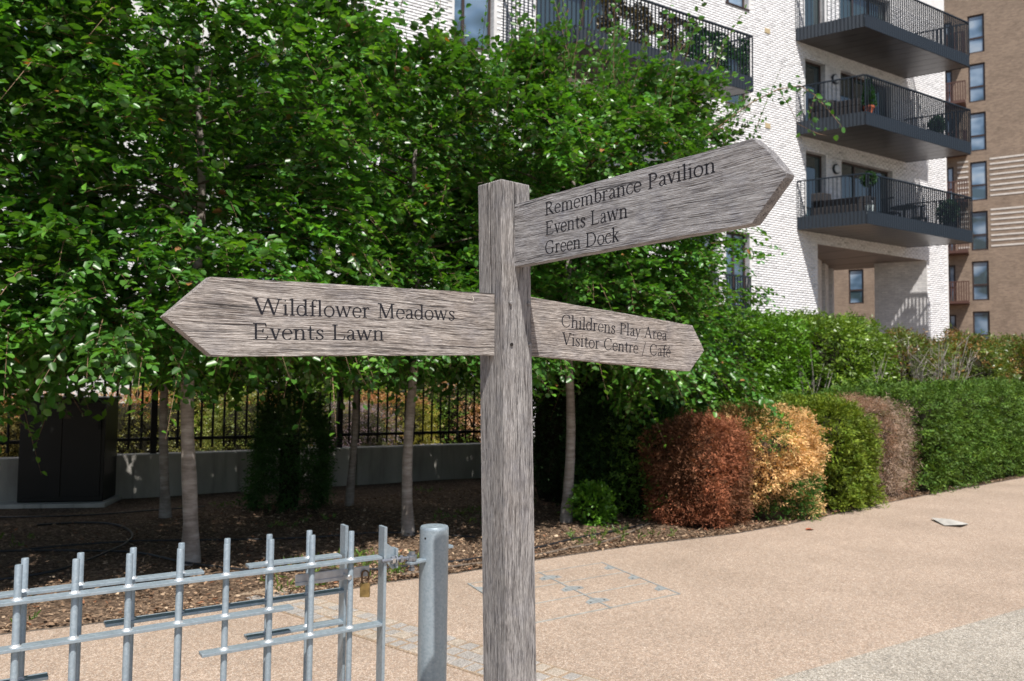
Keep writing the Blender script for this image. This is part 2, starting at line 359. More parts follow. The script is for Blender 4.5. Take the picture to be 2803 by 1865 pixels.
def np_mesh(name, V, quads, cols, mat, parent=None, org=(0, 0, 0)):
    """V (n,3), quads (m,4), per-face colours (m,3)"""
    V = np.asarray(V, np.float32)-np.asarray(org, np.float32); m = len(quads)
    me = bpy.data.meshes.new(name); me.vertices.add(len(V)); me.vertices.foreach_set('co', V.ravel())
    me.loops.add(m*4); me.loops.foreach_set('vertex_index', np.asarray(quads, np.int32).ravel())
    me.polygons.add(m); me.polygons.foreach_set('loop_start', np.arange(0, m*4, 4, dtype=np.int32))
    try: me.polygons.foreach_set('loop_total', np.full(m, 4, np.int32))
    except Exception: pass
    if cols is not None:
        a = me.color_attributes.new('Col', 'FLOAT_COLOR', 'CORNER')
        cc = np.ones((m, 4, 4), np.float32); cc[:, :, :3] = np.asarray(cols, np.float32)[:, None, :]
        a.data.foreach_set('color', cc.ravel())
    me.update(calc_edges=True)
    return link(name, me, mat, parent)
def uvproj(o, eu, ev=(0, 0, 1)):
    """UV in metres from the object's local coordinates"""
    me = o.data; uv = me.uv_layers.new(name='UVMap'); eu = Vector(eu); ev = Vector(ev)
    for l in me.loops:
        p = me.vertices[l.vertex_index].co; uv.data[l.index].uv = (p.dot(eu), p.dot(ev))
def uvbox(o, dirs=None):
    me = o.data; uv = me.uv_layers.new(name='UVMap')
    for p in me.polygons:
        n = p.normal; t = Vector((-n.y, n.x, 0))
        if t.length < .2: t = Vector((1, 0, 0)); v = Vector((0, 1, 0))
        else: t.normalize(); v = Vector((0, 0, 1))
        for li in p.loop_indices:
            q = me.vertices[me.loops[li].vertex_index].co; uv.data[li].uv = (q.dot(t), q.dot(v))
# ------------------------------------------------------------------ ground
def struct(o): o['kind'] = 'structure'; return o
b = MB(); b.add([(-300, -60, -.03), (300, -60, -.03), (300, 500, -.03), (-300, 500, -.03)], [(0, 1, 2, 3)])
struct(b.build('ground', plain('distant_ground', (.17, .16, .13), .95, 0, .2, .2, .3)))
edge_px = [(0, 1739), (785, 1647), (1052, 1597), (1250, 1571), (1479, 1533), (1727, 1496), (2000, 1464), (2168, 1435), (2402, 1383), (2542, 1355), (2803, 1308)]
edge = [ground(*p) for p in edge_px]
dL = (edge[0]-edge[1]).normalized(); dR = (edge[-1]-edge[-3]).normalized()
edge = [edge[0]+dL*8, edge[0]+dL*3]+edge+[edge[-1]+dR*5, edge[-1]+dR*45]
# finely interpolate
ed = []
for i in range(len(edge)-1):
    for k in range(6): ed.append(edge[i].lerp(edge[i+1], k/6))
ed.append(edge[-1])
b = MB(); V = [(p.x, p.y, 0) for p in ed]; n = len(V); off = Vector((.55, -.83, 0))*16
V += [(p.x+off.x, p.y+off.y, 0) for p in ed]
b.add(V, [(i, i+n, i+n+1, i+1) for i in range(n-1)])
struct(b.build('path', M_RESIN))
# soil bed behind the path edge, gently uneven
b = MB(); nrm = Vector((-.57, .82, 0)); V = []; F = []
offs = [0, .12, .3, .6, 1, 1.5, 2.2, 3, 4, 5.2, 7, 9, 12, 18, 60]; k = len(offs)
for i, p in enumerate(ed):
    for j, o_ in enumerate(offs):
        z = -.006 if j == 0 else (.012+.018*math.sin(p.x*1.7+o_*2.1)*math.cos(p.y*1.3-o_) if o_ < 10 else 0)
        q = p+nrm*o_; V.append((q.x, q.y, z))
F = [(i*k+j, (i+1)*k+j, (i+1)*k+j+1, i*k+j+1) for i in range(len(ed)-1) for j in range(k-1)]
b.add(V, F); struct(b.build('soil_bed', M_SOIL, smooth=True))
b = MB()
for i in range(len(ed)-1):
    p, q = ed[i], ed[i+1]; t_ = (q-p).normalized(); nn = Vector((-t_.y, t_.x, 0))*.007
    b.box(p-Vector((0, 0, .03)), q-p, nn, (0, 0, .036))
struct(b.build('edging_strip', M_EDGE))
# pale concrete strip, lower right
cp = [ground(2112, 1865), ground(2803, 1667)]
dd = (cp[-1]-cp[0]).normalized(); cp = [cp[0]-dd*4]+cp+[cp[-1]+dd*12]; nn = Vector((dd.y, -dd.x, 0))
b = MB(); b.add([p+Vector((0, 0, .006)) for p in cp]+[cp[-1]+nn*1.05+Vector((0, 0, .006)), cp[0]+nn*1.05+Vector((0, 0, .006))], [tuple(range(len(cp)+2))])
struct(b.build('concrete_strip', M_CONC_EDGE))
b = MB(); a0 = cp[0]+nn*1.05; b.box(a0, (cp[-1]-cp[0]), nn*.12, (0, 0, .05)); 
struct(b.build('kerb', plain('pale_kerb', (.55, .53, .48), .8, 0, .3, .2, 30), bevel=.006))
# granite setts
s0, s1 = ground(834, 1652), ground(1530, 1851.5)
s0 = ground(845, 1655); s1 = ground(1400, 1822)
sd = (s1-s0).normalized(); sn = Vector((-sd.y, sd.x, 0))
wA = (ground(1052, 1692)-s0).dot(sn); wB = (ground(1067, 1770)-s0).dot(sn)
print('sett strip width', wA, wB)
wlo, whi = min(wA, wB), max(wA, wB)
L = (s1-s0).length+2.5
b = MB(); b.box(s0-sd*.6+sn*(wlo-.01)+Vector((0, 0, -.02)), sd*(L+.6), sn*(whi-wlo+.02), (0, 0, .0245))
band = struct(b.build('sett_band', M_JOINT))
rows = max(3, round((whi-wlo)/.105)); rw = (whi-wlo)/rows; cnt = 0
for r_ in range(rows):
    x = random.uniform(-.5, -.4)
    while x < L and cnt < 295:
        l_ = random.uniform(.085, .125)
        z = .004+random.uniform(.003, .010); j = .007
        c0 = s0+sd*(x+j)+sn*(wlo+r_*rw+j); a = sd*(l_-2*j); bb = sn*(rw-2*j)
        cs = [c0, c0+a, c0+a+bb, c0+bb]; cc = sum((Vector(p) for p in cs), Vector())/4
        cs = [p+Vector((random.uniform(-.005, .005), random.uniform(-.005, .005), 0)) for p in cs]
        V = [Vector((p.x, p.y, 0)) for p in cs]+[Vector((p.x, p.y, z-.004)).lerp(Vector((cc.x, cc.y, z-.004)), .04) for p in cs]+[Vector((p.x, p.y, z+random.uniform(-.002, .002))).lerp(Vector((cc.x, cc.y, z)), .16) for p in cs]
        m_ = MB().add(V, [(0, 1, 5, 4), (1, 2, 6, 5), (2, 3, 7, 6), (3, 0, 4, 7), (4, 5, 9, 8), (5, 6, 10, 9), (6, 7, 11, 10), (7, 4, 8, 11), (8, 9, 10, 11)])
        m_.build('sett', M_SETT if random.random() < .6 else M_SETT2, band); cnt += 1
        x += l_
# ------------------------------------------------------------------ access cover in the path
TL, TR, BR = ground(1283, 1600), ground(1648, 1542), ground(1858, 1627); BL = TL+BR-TR
ac = thing('access_cover', 'steel framed inspection cover filled with gravel flush in the path beside the post', 'inspection cover', TL)
u_, v_ = TR-TL, BL-TL; Z = Vector((0, 0, 1)); un, vn = u_.normalized(), v_.normalized()
wgt = .009
for i in range(2):
    for j in range(3):
        o_ = TL+u_*(i/2)+v_*(j/3)+un*wgt+vn*wgt
        MB().box(o_-Z*.02, u_/2-un*2*wgt, v_/3-vn*2*wgt, Z*.0245).build('tray_panel', M_RESIN, ac)
for i in range(3):
    MB().box(TL+u_*(i/2)-un*.008-vn*.012-Z*.02, un*.016, v_+vn*.024, Z*.0275).build('frame_bar', M_COVER, ac)
    for j in range(3):
        c_ = TL+u_*(i/2)+v_*((j+.5)/3)
        for sgn in ((1, -1) if i == 1 else ((1,) if i == 0 else (-1,))):
            s_ = un*sgn
            m_ = MB(); V = [c_-vn*.075+s_*.009, c_+vn*.045+s_*.009, c_+vn*.045+s_*.10, c_-vn*.015+s_*.10]
            V = [p+Z*.0048 for p in V]+[p+Z*.0062 for p in V]
            m_.add(V, [(3, 2, 1, 0), (4, 5, 6, 7), (0, 1, 5, 4), (1, 2, 6, 5), (2, 3, 7, 6), (3, 0, 4, 7)])
            k_ = m_.build('lifting_plate', M_COVER, ac); k_['_org'] = list(TL)
            MB().lathe(c_+s_*.065+vn*.012+Z*.0063, [(.010, 0), (.010, .0006)], 10).build('keyhole', M_HOLESHADE, k_)
for j in range(4):
    MB().box(TL+v_*(j/3)-vn*.006+un*.009-Z*.02, u_-un*.018, vn*.012, Z*.0265).build('cross_bar', M_COVER2, ac)
# ------------------------------------------------------------------ buildings
wd = Vector((math.sin(R(58.7)), math.cos(R(58.7)), 0)); wnr = Vector((wd.y, -wd.x, 0))   # along the wall, out of the wall
od = Vector((.843, -.539, 0)).normalized()          # balcony side direction, outwards
A0 = at(2182, 629, 25.0); A0.z = 0
def WH(x, y):
    p = hit(x, y, A0, wnr); return (p-A0).dot(wd), p.z
WP = lambda u, z, d=0: A0+wd*u+Vector((0, 0, z))+wnr*d
uB0, zB3 = WH(2182, 629); uB1, _ = WH(2480, 674); _, zB2 = WH(2179, 364); _, zB1 = WH(2179, 104)
print('balc', uB0, uB1, zB3, zB2, zB1)
ZF = (zB2-zB3)                                       # storey height
zB2 = zB3+3.05*1 if abs(ZF-3.05) < .3 else zB2
uC = WH(2597, 800)[0]; uP1, zOp = WH(2238, 667); uP2 = WH(2537, 720)[0]
uX0, _ = WH(1377, 154); uX1, _ = WH(1864, 280)
UL, ZT = -24.5, 17.0
white = thing('white_brick_block', 'white brick apartment block with dark metal balconies behind the trees', 'building', A0)
openings = []        # (u0,u1,z0,z1,kind)
st = zB2-zB3
levels = [zB3-2*st, zB3-st, zB3, zB2, zB2+st, zB2+2*st]
ujA, ujB = WH(1988, 866)[0], WH(2053, 866)[0]; zj = WH(2050, 866)[1]
for L_ in (zB3, zB2, zB2+st):                         # balcony doors and windows
    openings.append((WH(2205, 300)[0], WH(2260, 300)[0]-.0, L_+.32, L_+2.62, 'door1'))
    openings.append((WH(2302, 300)[0], WH(2441, 300)[0], L_+.32, L_+2.62, 'door2'))
zs = WH(2052, 296)[1]
for k_ in (0, 1, 2):
    openings.append((ujA, ujB, zs+(k_)*st, zs+k_*st+1.75, 'win'))
openings.append((ujA, ujB, zj, zj+2.5, 'juliet')); openings.append((ujA-1.55, ujA-.35, zj, zj+2.5, 'juliet'))
zt0 = WH(1340, 140)[1]
for (ua, ub) in ((WH(1243, 80)[0], WH(1352, 80)[0]), (WH(1243, 80)[0]-4.6, WH(1243, 80)[0]-3.1), (WH(160, 90)[0]-.6, WH(160, 90)[0]+.6), (WH(160, 90)[0]+3.4, WH(160, 90)[0]+4.8)):
    for k_ in range(-2, 3):
        if zt0+k_*st > .3: openings.append((ua, ub, zt0+k_*st, zt0+k_*st+1.9, 'win'))
for L_ in (zB3, zB2, zB2+st):
    openings.append((uX0+1.0, uX0+3.4, L_+.32, L_+2.6, 'door2')); 
zg = .2
openings.append((WH(1180, 1060)[0]-.2, WH(1330, 1060)[0]+.3, zg+.5, zg+2.3, 'win'))
openings.append((uP1, uP2, -.1, zOp, 'void'))
us = sorted({UL, uC}|{o_[0] for o_ in openings}|{o_[1] for o_ in openings}); zs_ = sorted({0.0, ZT}|{max(0, o_[2]) for o_ in openings}|{o_[3] for o_ in openings if o_[3] < ZT})
def inopen(u, z):
    return any(o_[0] < u < o_[1] and o_[2] < z < o_[3] for o_ in openings)
b = MB()
for i in range(len(us)-1):
    for j in range(len(zs_)-1):
        if us[i+1]-us[i] < 1e-4 or zs_[j+1]-zs_[j] < 1e-4: continue
        if not inopen((us[i]+us[i+1])/2, (zs_[j]+zs_[j+1])/2):
            b.add([WP(us[i], zs_[j]), WP(us[i+1], zs_[j]), WP(us[i+1], zs_[j+1]), WP(us[i], zs_[j+1])], [(0, 1, 2, 3)])
wall = b.build('wall', M_MORTAR, white)
# reveals
for (u0, u1, z0, z1, kd) in openings:
    if kd == 'void': continue
    dp = -.26; b = MB()
    V = [WP(u, z, d) for d in (0, dp) for (u, z) in ((u0, z0), (u1, z0), (u1, z1), (u0, z1))]
    b.add(V, [(0, 1, 5, 4), (1, 2, 6, 5), (2, 3, 7, 6), (3, 0, 4, 7)])
    rv = b.build('window_reveal', M_WHITEBR, white); uvbox(rv)
# proud bricks, one course at a time (far away, tens of thousands: one joined part)
bw, bh, g = .225, .075, .009
cen = []
u_lo = -15.0
for r_ in range(int(ZT/bh)):
    z = r_*bh
    if z+bh > 15.2: break
    x = u_lo+(bw/2 if r_ % 2 else 0)
    while x+bw < uC:
        cen.append((x+bw/2, z+bh/2)); x += bw
cen = np.array(cen); keep = np.ones(len(cen), bool)
for (u0, u1, z0, z1, kd) in openings:
    keep &= ~((cen[:, 0]+bw/2 > u0+.004) & (cen[:, 0]-bw/2 < u1-.004) & (cen[:, 1] > z0) & (cen[:, 1] < z1))
cen = cen[keep]; N = len(cen); print('bricks', N)
hu, hz, pr = (bw-g)/2, (bh-g)/2, .0010
loc = np.array([(-hu, -hz, 0), (hu, -hz, 0), (hu, hz, 0), (-hu, hz, 0), (-hu, -hz, pr), (hu, -hz, pr), (hu, hz, pr), (-hu, hz, pr)])
P = np.zeros((N, 8, 3)); jit = RS.uniform(-.0005, .001, N)
P[:, :, 0] = cen[:, 0, None]+loc[:, 0]; P[:, :, 1] = cen[:, 1, None]+loc[:, 1]; P[:, :, 2] = loc[:, 2]+jit[:, None]*(loc[:, 2] > 0)
wdn, wnn = np.array(wd), np.array(wnr)
WV = P[:, :, 0, None]*wdn+P[:, :, 1, None]*np.array([0, 0, 1])+P[:, :, 2, None]*wnn
Q = np.array([(4, 5, 6, 7), (0, 1, 5, 4), (2, 3, 7, 6), (1, 2, 6, 5), (3, 0, 4, 7)])
quads = (Q[None]+(np.arange(N)*8)[:, None, None]).reshape(-1, 4)
tone = np.clip(RS.normal(.83, .03, N)-(RS.rand(N) < .15)*RS.uniform(.06, .24, N), .45, .88)
colb = np.stack([tone, tone*.995, tone*1.01], 1)
o_ = np_mesh('brickwork', WV.reshape(-1, 3), quads, np.repeat(colb, 5, 0), M_WBU, white); o_['kind'] = 'stuff'
def bx(m, u0, u1, z0, z1, d0, d1):
    return m.box(WP(u0, z0, d0), wd*(u1-u0), Vector((0, 0, z1-z0)), wnr*(d1-d0))
def window(u0, u1, z0, z1, parent, panes=1, mull=(), trans=None, gm=None, fm=None, curtain=False):
    f = .06
    m_ = MB(); d0, d1 = -.26, -.18
    bx(m_, u0, u0+f, z0, z1, d0, d1); bx(m_, u1-f, u1, z0, z1, d0, d1); bx(m_, u0+f, u1-f, z1-f, z1, d0, d1); bx(m_, u0+f, u1-f, z0, z0+f, d0, d1)
    w_ = m_.build('window', fm or M_WFRAME, parent); w_['_org'] = list(parent.location)
    for mu in mull:
        uu = u0+(u1-u0)*mu; MB_ = MB(); bx(MB_, uu-f*.6, uu+f*.6, z0+f, z1-f, d0, d1); MB_.build('mullion', fm or M_WFRAME, w_)
    if trans:
        zz = z0+(z1-z0)*trans; MB_ = MB(); bx(MB_, u0+f, u1-f, zz-f*.6, zz+f*.6, d0, d1-.004); MB_.build('transom', fm or M_WFRAME, w_)
    e = [u0]+[u0+(u1-u0)*mu for mu in mull]+[u1]
    for i in range(len(e)-1):
        MB_ = MB(); bx(MB_, e[i]+f*.6, e[i+1]-f*.6, z0+f*.6, z1-f*.6, -.235, -.222); MB_.build('pane', gm or M_GLASS, w_)
    m_ = MB(); bx(m_, u0-.02, u1+.02, z0-.03, z0-.001, -.18, .04); m_.build('sill', fm or M_WFRAME, w_)
    return w_
for i, (u0, u1, z0, z1, kd) in enumerate(openings):
    if kd == 'void': continue
    if kd == 'door1': window(u0, u1-.0, z0, z1, white, mull=(), gm=M_GLASS)
    elif kd == 'door2': window(u0, u1, z0, z1, white, mull=(.33, .66), gm=M_GLASS)
    elif kd == 'juliet':
        window(u0, u1, z0, z1, white, mull=(.5,), gm=M_GLASSB)
        jr = MB(); bx(jr, u0-.05, u1+.02, z0+1.15, z0+1.2, .0, .05)
        r_ = jr.build('guard_rail', M_ANTH, white); r_['_org'] = list(A0); jr = MB(); bx(jr, u0-.05, u1+.02, z0+.02, z0+.32, .0, .02); jr.build('kick_panel', M_ANTH, r_)
        n_ = int((u1-u0)/.11)
        for k_ in range(n_+1):
            m_ = MB(); uu = u0+(u1-u0)*k_/n_; bx(m_, uu-.012, uu+.012, z0+.02, z0+1.15, .021, .045); m_.build('baluster', M_ANTH, r_)
    else: window(u0, u1, z0, z1, white, mull=(.3,) if i % 2 else (), gm=M_GLASSB if i % 3 else M_GLASS)
# balconies
def balcony(u0, u1, z, depth=2.04, label=None):
    n0 = WP(u0, z); L_ = u1-u0; fz = .40; rt = 1.52
    P_ = lambda a, b_, h: n0+wd*(a*L_)+od*(b_*depth)+Vector((0, 0, h))
    root = MB(); root.add([P_(0, 0, .02), P_(1, 0, .02), P_(1, 1, .02), P_(0, 1, .02), P_(0, 0, .30), P_(1, 0, .30), P_(1, 1, .30), P_(0, 1, .30)],
                          [(0, 3, 2, 1), (4, 5, 6, 7), (0, 1, 5, 4), (1, 2, 6, 5), (2, 3, 7, 6), (3, 0, 4, 7)])
    bo = root.build('balcony', M_ANTH, white); bo['_org'] = list(A0)
    if label: bo['label'] = label
    nb = 11
    for k_ in range(nb):                                 # soffit planks
        a, c_ = k_/nb+.0015, (k_+1)/nb-.0015
        MB().add([P_(a, .01, .0), P_(c_, .01, .0), P_(c_, .99, .0), P_(a, .99, .0), P_(a, .01, .018), P_(c_, .01, .018), P_(c_, .99, .018), P_(a, .99, .018)],
                 [(0, 3, 2, 1), (4, 5, 6, 7), (0, 1, 5, 4), (1, 2, 6, 5), (2, 3, 7, 6), (3, 0, 4, 7)]).build('soffit_plank', M_SOFFIT, bo)
    sides = [(P_(0, 0, 0), P_(0, 1, 0)), (P_(0, 1, 0), P_(1, 1, 0)), (P_(1, 1, 0), P_(1, 0, 0))]
    for (p, q) in sides:
        t_ = (q-p).normalized(); ln = (q-p).length; nn_ = Vector((t_.y, -t_.x, 0))
        if nn_.dot(((P_(.5, .5, 0))-p)) > 0: nn_ = -nn_
        # fluted fascia
        V = []; F = []; nf = int(ln/.055); 
        for k_ in range(nf+1):
            o2 = nn_*(.035 if k_ % 2 else .012); q_ = p+t_*(ln*k_/nf)+o2; V += [q_+Vector((0, 0, -.01)), q_+Vector((0, 0, fz))]
        F = [(2*k_, 2*k_+2, 2*k_+3, 2*k_+1) for k_ in range(nf)]
        MB().add(V, F).build('fluted_fascia', M_ANTH, bo)
        MB().box(p+Vector((0, 0, rt))-nn_*.03, q-p, nn_*.06, (0, 0, .035)).build('handrail', M_ANTH, bo)
        nbal = int(ln/.115)
        for k_ in range(nbal+1):
            c_ = p+t_*(ln*k_/nbal)
            MB().box(c_+Vector((0, 0, fz-.05))-t_*.009-nn_*.02, t_*.018, nn_*.04, (0, 0, rt-fz+.05)).build('baluster', M_ANTH, bo)
    return lambda a, b_, h: P_(a, b_, h)
PB3 = balcony(uB0, uB1, zB3, label='lowest balcony with table and chairs on it')
PB2 = balcony(uB0, uB1, zB2, label='middle balcony with an orange plant pot in the corner')
PB1 = balcony(uB0, uB1, zB2+st, label='upper balcony cut by the top of the frame')
PB0 = balcony(uX0, uX1, zB2, label='balcony with leafy screen behind the tree')
# wall lamps and vents
for (x, y) in ((2284, 218), (2287, 464)):
    u_1, z_1 = WH(x, y); m_ = MB().lathe(WP(u_1, z_1, .005), [(.17, 0), (.17, .05), (.15, .07)], 20, wnr)
    l_ = m_.build('wall_lamp', M_ANTH, white); l_['_org'] = list(A0)
    MB().lathe(WP(u_1, z_1, .071), [(.14, 0), (.12, .03), (.06, .045)], 18, wnr).build('diffuser', M_LAMP, l_)
for (x, y) in ((2100, 85), (2101, 345)):
    u_1, z_1 = WH(x, y); m_ = MB(); bx(m_, u_1-.11, u_1+.11, z_1-.075, z_1+.075, .002, .022); m_.build('air_brick', M_BUFFVENT, white)
# undercroft: soffit, corner column, inner wall
inn = -od
P1, P2, PC = WP(uP1, 0), WP(uP2, 0), WP(uC, 0)
b = MB(); poly = [P1-wnr*.02, PC-wnr*.02-wd*.02, PC+inn*4.6, P1-wnr*3.2-wd*.2]
b.prism(poly, zOp, zOp+.12); sf = b.build('undercroft_soffit', M_SOFFIT2, white); sf['_org'] = list(A0)
for k_ in (.25, .5, .75):
    a_ = Vector(poly[0]).lerp(Vector(poly[1]), k_); c_ = Vector(poly[3]).lerp(Vector(poly[2]), k_); dd_ = (c_-a_)
    MB().box(a_+dd_*.08+Vector((0, 0, zOp-.004)), dd_*.84, wd*.02, (0, 0, .003)).build('soffit_joint', M_BLACK, sf)
colL = 1.75
b = MB(); b.prism([P2-wnr*.001, PC-wnr*.001, PC+inn*colL, P2+inn*colL], 0, zOp-.003); cl = b.build('corner_column', M_WHITEBR, white); uvbox(cl)
Qb = at(2284, 900, 31.2); Qb.z = 0
b = MB(); p0 = P1-wnr*.5+wd*(-.35); dq = (Qb-p0); b.box(p0, dq*.62, Vector((-.8, .4, 0)), (0, 0, zOp-.003)); b.box(p0+dq*.72, dq*.1, Vector((-.8, .4, 0)), (0, 0, zOp-.003)); b.box(p0+dq*.94, dq*.06, Vector((-.9, .4, 0)), (0, 0, zOp-.003))
iw = b.build('inner_wall', M_WHITEBR, white); uvbox(iw)
b = MB(); b.box(PC+inn*.02+Vector((0, 0, zOp+.125)), inn*9, wnr*-.02+wd*-.15, (0, 0, ZT-zOp-.125)); sw = b.build('side_wall', M_WHITEBR, white); uvbox(sw)
b = MB(); b.prism([WP(UL, 0), PC, PC+inn*9, WP(UL, 0)-wnr*7], ZT, ZT+.3); b.build('roof', M_ANTH, white)
# dark rooms behind the glass so the block is not hollow
b = MB(); b.add([WP(UL, 0, -1.2), WP(uP1-.4, 0, -1.2), WP(uP1-.4, ZT, -1.2), WP(UL, ZT, -1.2)], [(0, 1, 2, 3)]); b.add([WP(uP1-.4, zOp+.2, -1.2), WP(uC-1.0, zOp+.2, -1.2), WP(uC-1.0, ZT, -1.2), WP(uP1-.4, ZT, -1.2)], [(0, 1, 2, 3)])
b.build('inner_rooms', plain('dim_room', (.06, .065, .07), .9), white)
# ---- brown brick block
G0 = at(2679, 500, 48.0); G0.z = 0; bn = Vector((od.y, -od.x, 0)); bn = -bn if bn.dot(Vector((0, -1, 0))) < 0 else bn
def BH(x, y):
    p = hit(x, y, G0, bn); return (p-G0).dot(od), p.z
BP = lambda u, z, d=0: G0+od*u+Vector((0, 0, z))+bn*d
brown = thing('brown_brick_block', 'tall brown brick apartment block with pale brick stripes at the right edge', 'building', G0)
bu0, bu1 = BH(2656, 495)[0], BH(2702, 495)[0]
ops = []
tops = [BH(2675, y)[1] for y in (36, 168, 302, 443, 577, 713, 849)]; bots = [BH(2675, y)[1] for y in (145, 276, 405, 549, 684, 817)]
hgt = sum(tops[i]-bots[i] for i in range(6))/6; ztop = tops[3]; pit = (tops[0]-tops[6])/6
print('brown', hgt, pit, bu0, bu1)
for k_ in range(-3, 8):
    z1 = ztop-k_*pit
    if z1-hgt > .2:
        ops.append((bu0, bu1, z1-hgt, z1, 'w'))
du0, du1 = BH(2593, 560)[0], BH(2612, 560)[0]
for k_ in range(-3, 8):
    z1 = ztop-k_*pit-.15
    if z1-2.2 > .2: ops.append((du0, du1, z1-2.3, z1, 'd'))
wu0, wu1 = BH(2323, 785)[0], BH(2364, 785)[0]; wz0, wz1 = BH(2343, 832)[1], BH(2343, 738)[1]
for k_ in range(-2, 2): ops.append((wu0, wu1, wz0+k_*pit, wz1+k_*pit, 'w'))
ops = [o_ for o_ in ops if o_[2] > .05]
BU0, BU1, BZT = -30, 9.5, 34
us = sorted({BU0, BU1}|{o_[0] for o_ in ops}|{o_[1] for o_ in ops}); zz_ = sorted({0, BZT}|{o_[2] for o_ in ops}|{o_[3] for o_ in ops})
b = MB()
for i in range(len(us)-1):
    for j in range(len(zz_)-1):
        uc, zc = (us[i]+us[i+1])/2, (zz_[j]+zz_[j+1])/2
        if us[i+1]-us[i] < 1e-4 or zz_[j+1]-zz_[j] < 1e-4: continue
        if not any(o_[0] < uc < o_[1] and o_[2] < zc < o_[3] for o_ in ops):
            b.add([BP(us[i], zz_[j]), BP(us[i+1], zz_[j]), BP(us[i+1], zz_[j+1]), BP(us[i], zz_[j+1])], [(0, 1, 2, 3)])
bw_ = b.build('wall', M_BROWNBR, brown); uvproj(bw_, od)
for (u0, u1, z0, z1, kd) in ops:
    V = [BP(u, z, d) for d in (0, -.16) for (u, z) in ((u0, z0), (u1, z0), (u1, z1), (u0, z1))]
    rv = MB().add(V, [(0, 1, 5, 4), (1, 2, 6, 5), (2, 3, 7, 6), (3, 0, 4, 7)]).build('window_reveal', M_BROWNBR, brown); uvbox(rv)
def bbx(u0, u1, z0, z1, d0, d1): return MB().box(BP(u0, z0, d0), od*(u1-u0), Vector((0, 0, z1-z0)), bn*(d1-d0))
for (u0, u1, z0, z1, kd) in ops:
    f = .09; m_ = bbx(u0, u0+f, z0, z1, -.16, -.07)
    for a_ in ((u1-f, u1, z0, z1), (u0+f, u1-f, z1-f, z1), (u0+f, u1-f, z0, z0+f), (u0+f, u1-f, z0+(z1-z0)*.4-.05, z0+(z1-z0)*.4+.05)):
        mm = bbx(*a_, -.16, -.07); m_.add(mm.v, mm.f)
    w_ = m_.build('window', M_WFRAME, brown); w_['_org'] = list(G0)
    zm = z0+(z1-z0)*.4
    bbx(u0+.06, u1-.06, z0+.06, zm, -.13, -.11).build('pane', M_GLASSB, w_); bbx(u0+.06, u1-.06, zm, z1-.06, -.13, -.11).build('pane', M_GLASSB, w_)
    if kd == 'd':
        fl = bbx(u0-.3, u1+.75, z0-.18, z0-.02, .0, 1.1).build('balcony', M_REDBAL, brown); fl['_org'] = list(G0)
        for k_ in range(12):
            uu = u0-.3+(u1-u0+1.05)*k_/11; bbx(uu-.03, uu+.03, z0-.02, z0+1.1, 1.04, 1.08).build('baluster', M_REDBAL, fl)
        bbx(u0-.33, u1+.78, z0+1.1, z0+1.16, 1.03, 1.09).build('handrail', M_REDBAL, fl)
for y in (436, 450, 464, 479, 493, 508, 522, 536, 575, 588, 602, 616, 630, 645, 659, 674):
    zz = BH(2704, y)[1]
    bbx(bu1+.15, BU1, zz-.05, zz+.05, .004, .02).build('pale_band', M_PALEBAND, brown)
    bbx(du1+.2, bu0-.1, zz-.05, zz+.05, .004, .02).build('pale_band', M_PALEBAND, brown)
for (x, y) in ((2455, 750), (2455, 878)):
    u_1, z_1 = BH(x, y); MB().lathe(BP(u_1, z_1, .01), [(.2, 0), (.2, .06), (.12, .1)], 18, bn).build('wall_lamp', M_LAMP, brown)
u_1, z_1 = BH(2456, 834); u_2, z_2 = BH(2456, 766)
rb = bbx(u_1-.25, u_1+1.4, z_1, z_1+.12, 0.0, 1.1).build('balcony', M_REDBAL, brown); rb['_org'] = list(G0)
bbx(u_1-.25, u_1-.2, z_1+.12, z_2, .02, 1.1).build('side_screen', M_REDBAL, rb)
bbx(u_1-.1, u_1+1.4, z_2-.08, z_2, 1.04, 1.1).build('handrail', M_REDBAL, rb)
m_ = MB().prism([BP(BU0, 0)-bn*.01, BP(BU1, 0)-bn*.01, BP(BU1, 0)-bn*12, BP(BU0, 0)-bn*12], BZT, BZT+.4); m_.build('roof', M_ANTH, brown)
m_ = MB().box(BP(BU1, 0), -bn*12, -od*.02, (0, 0, BZT)); e_ = m_.build('end_wall', M_BROWNBR, brown); uvbox(e_)
m_ = MB().box(BP(BU0, 0, -.9), od*(BU1-BU0), -bn*.05, (0, 0, BZT)); m_.build('inner_rooms', plain('dim_room_far', (.06, .065, .07), .9), brown)
# ------------------------------------------------------------------ things on the balconies
def sofa(P, a0, a1, b0, b1, label, h0=.31):
    t_ = thing('garden_sofa', label, 'sofa', P(a0, b0, h0), 'wicker seats on the balconies')
    def pb(a, a_, b_, b__, z0, z1, name, mat):
        MB().add([P(a, b_, z0), P(a_, b_, z0), P(a_, b__, z0), P(a, b__, z0), P(a, b_, z1), P(a_, b_, z1), P(a_, b__, z1), P(a, b__, z1)],
                 [(0, 3, 2, 1), (4, 5, 6, 7), (0, 1, 5, 4), (1, 2, 6, 5), (2, 3, 7, 6), (3, 0, 4, 7)]).build(name, mat, t_, bevel=.02)
    pb(a0, a1, b0, b1, h0+.06, h0+.38, 'seat', M_WICKER)
    pb(a0, a1, b0, b0+(b1-b0)*.22, h0+.38, h0+.85, 'backrest', M_WICKER)
    pb(a0, a0+.02, b0, b1, h0+.38, h0+.6, 'armrest', M_WICKER); pb(a1-.02, a1, b0, b1, h0+.38, h0+.6, 'armrest', M_WICKER)
    pb(a0+.022, a1-.022, b0+(b1-b0)*.24, b1, h0+.385, h0+.47, 'cushion', M_CUSHION)
sofa(PB3, .05, .12, .12, .95, 'dark wicker sofa behind the railing of the lowest balcony')
sofa(PB2, .03, .10, .12, .85, 'dark wicker sofa behind the railing of the middle balcony')
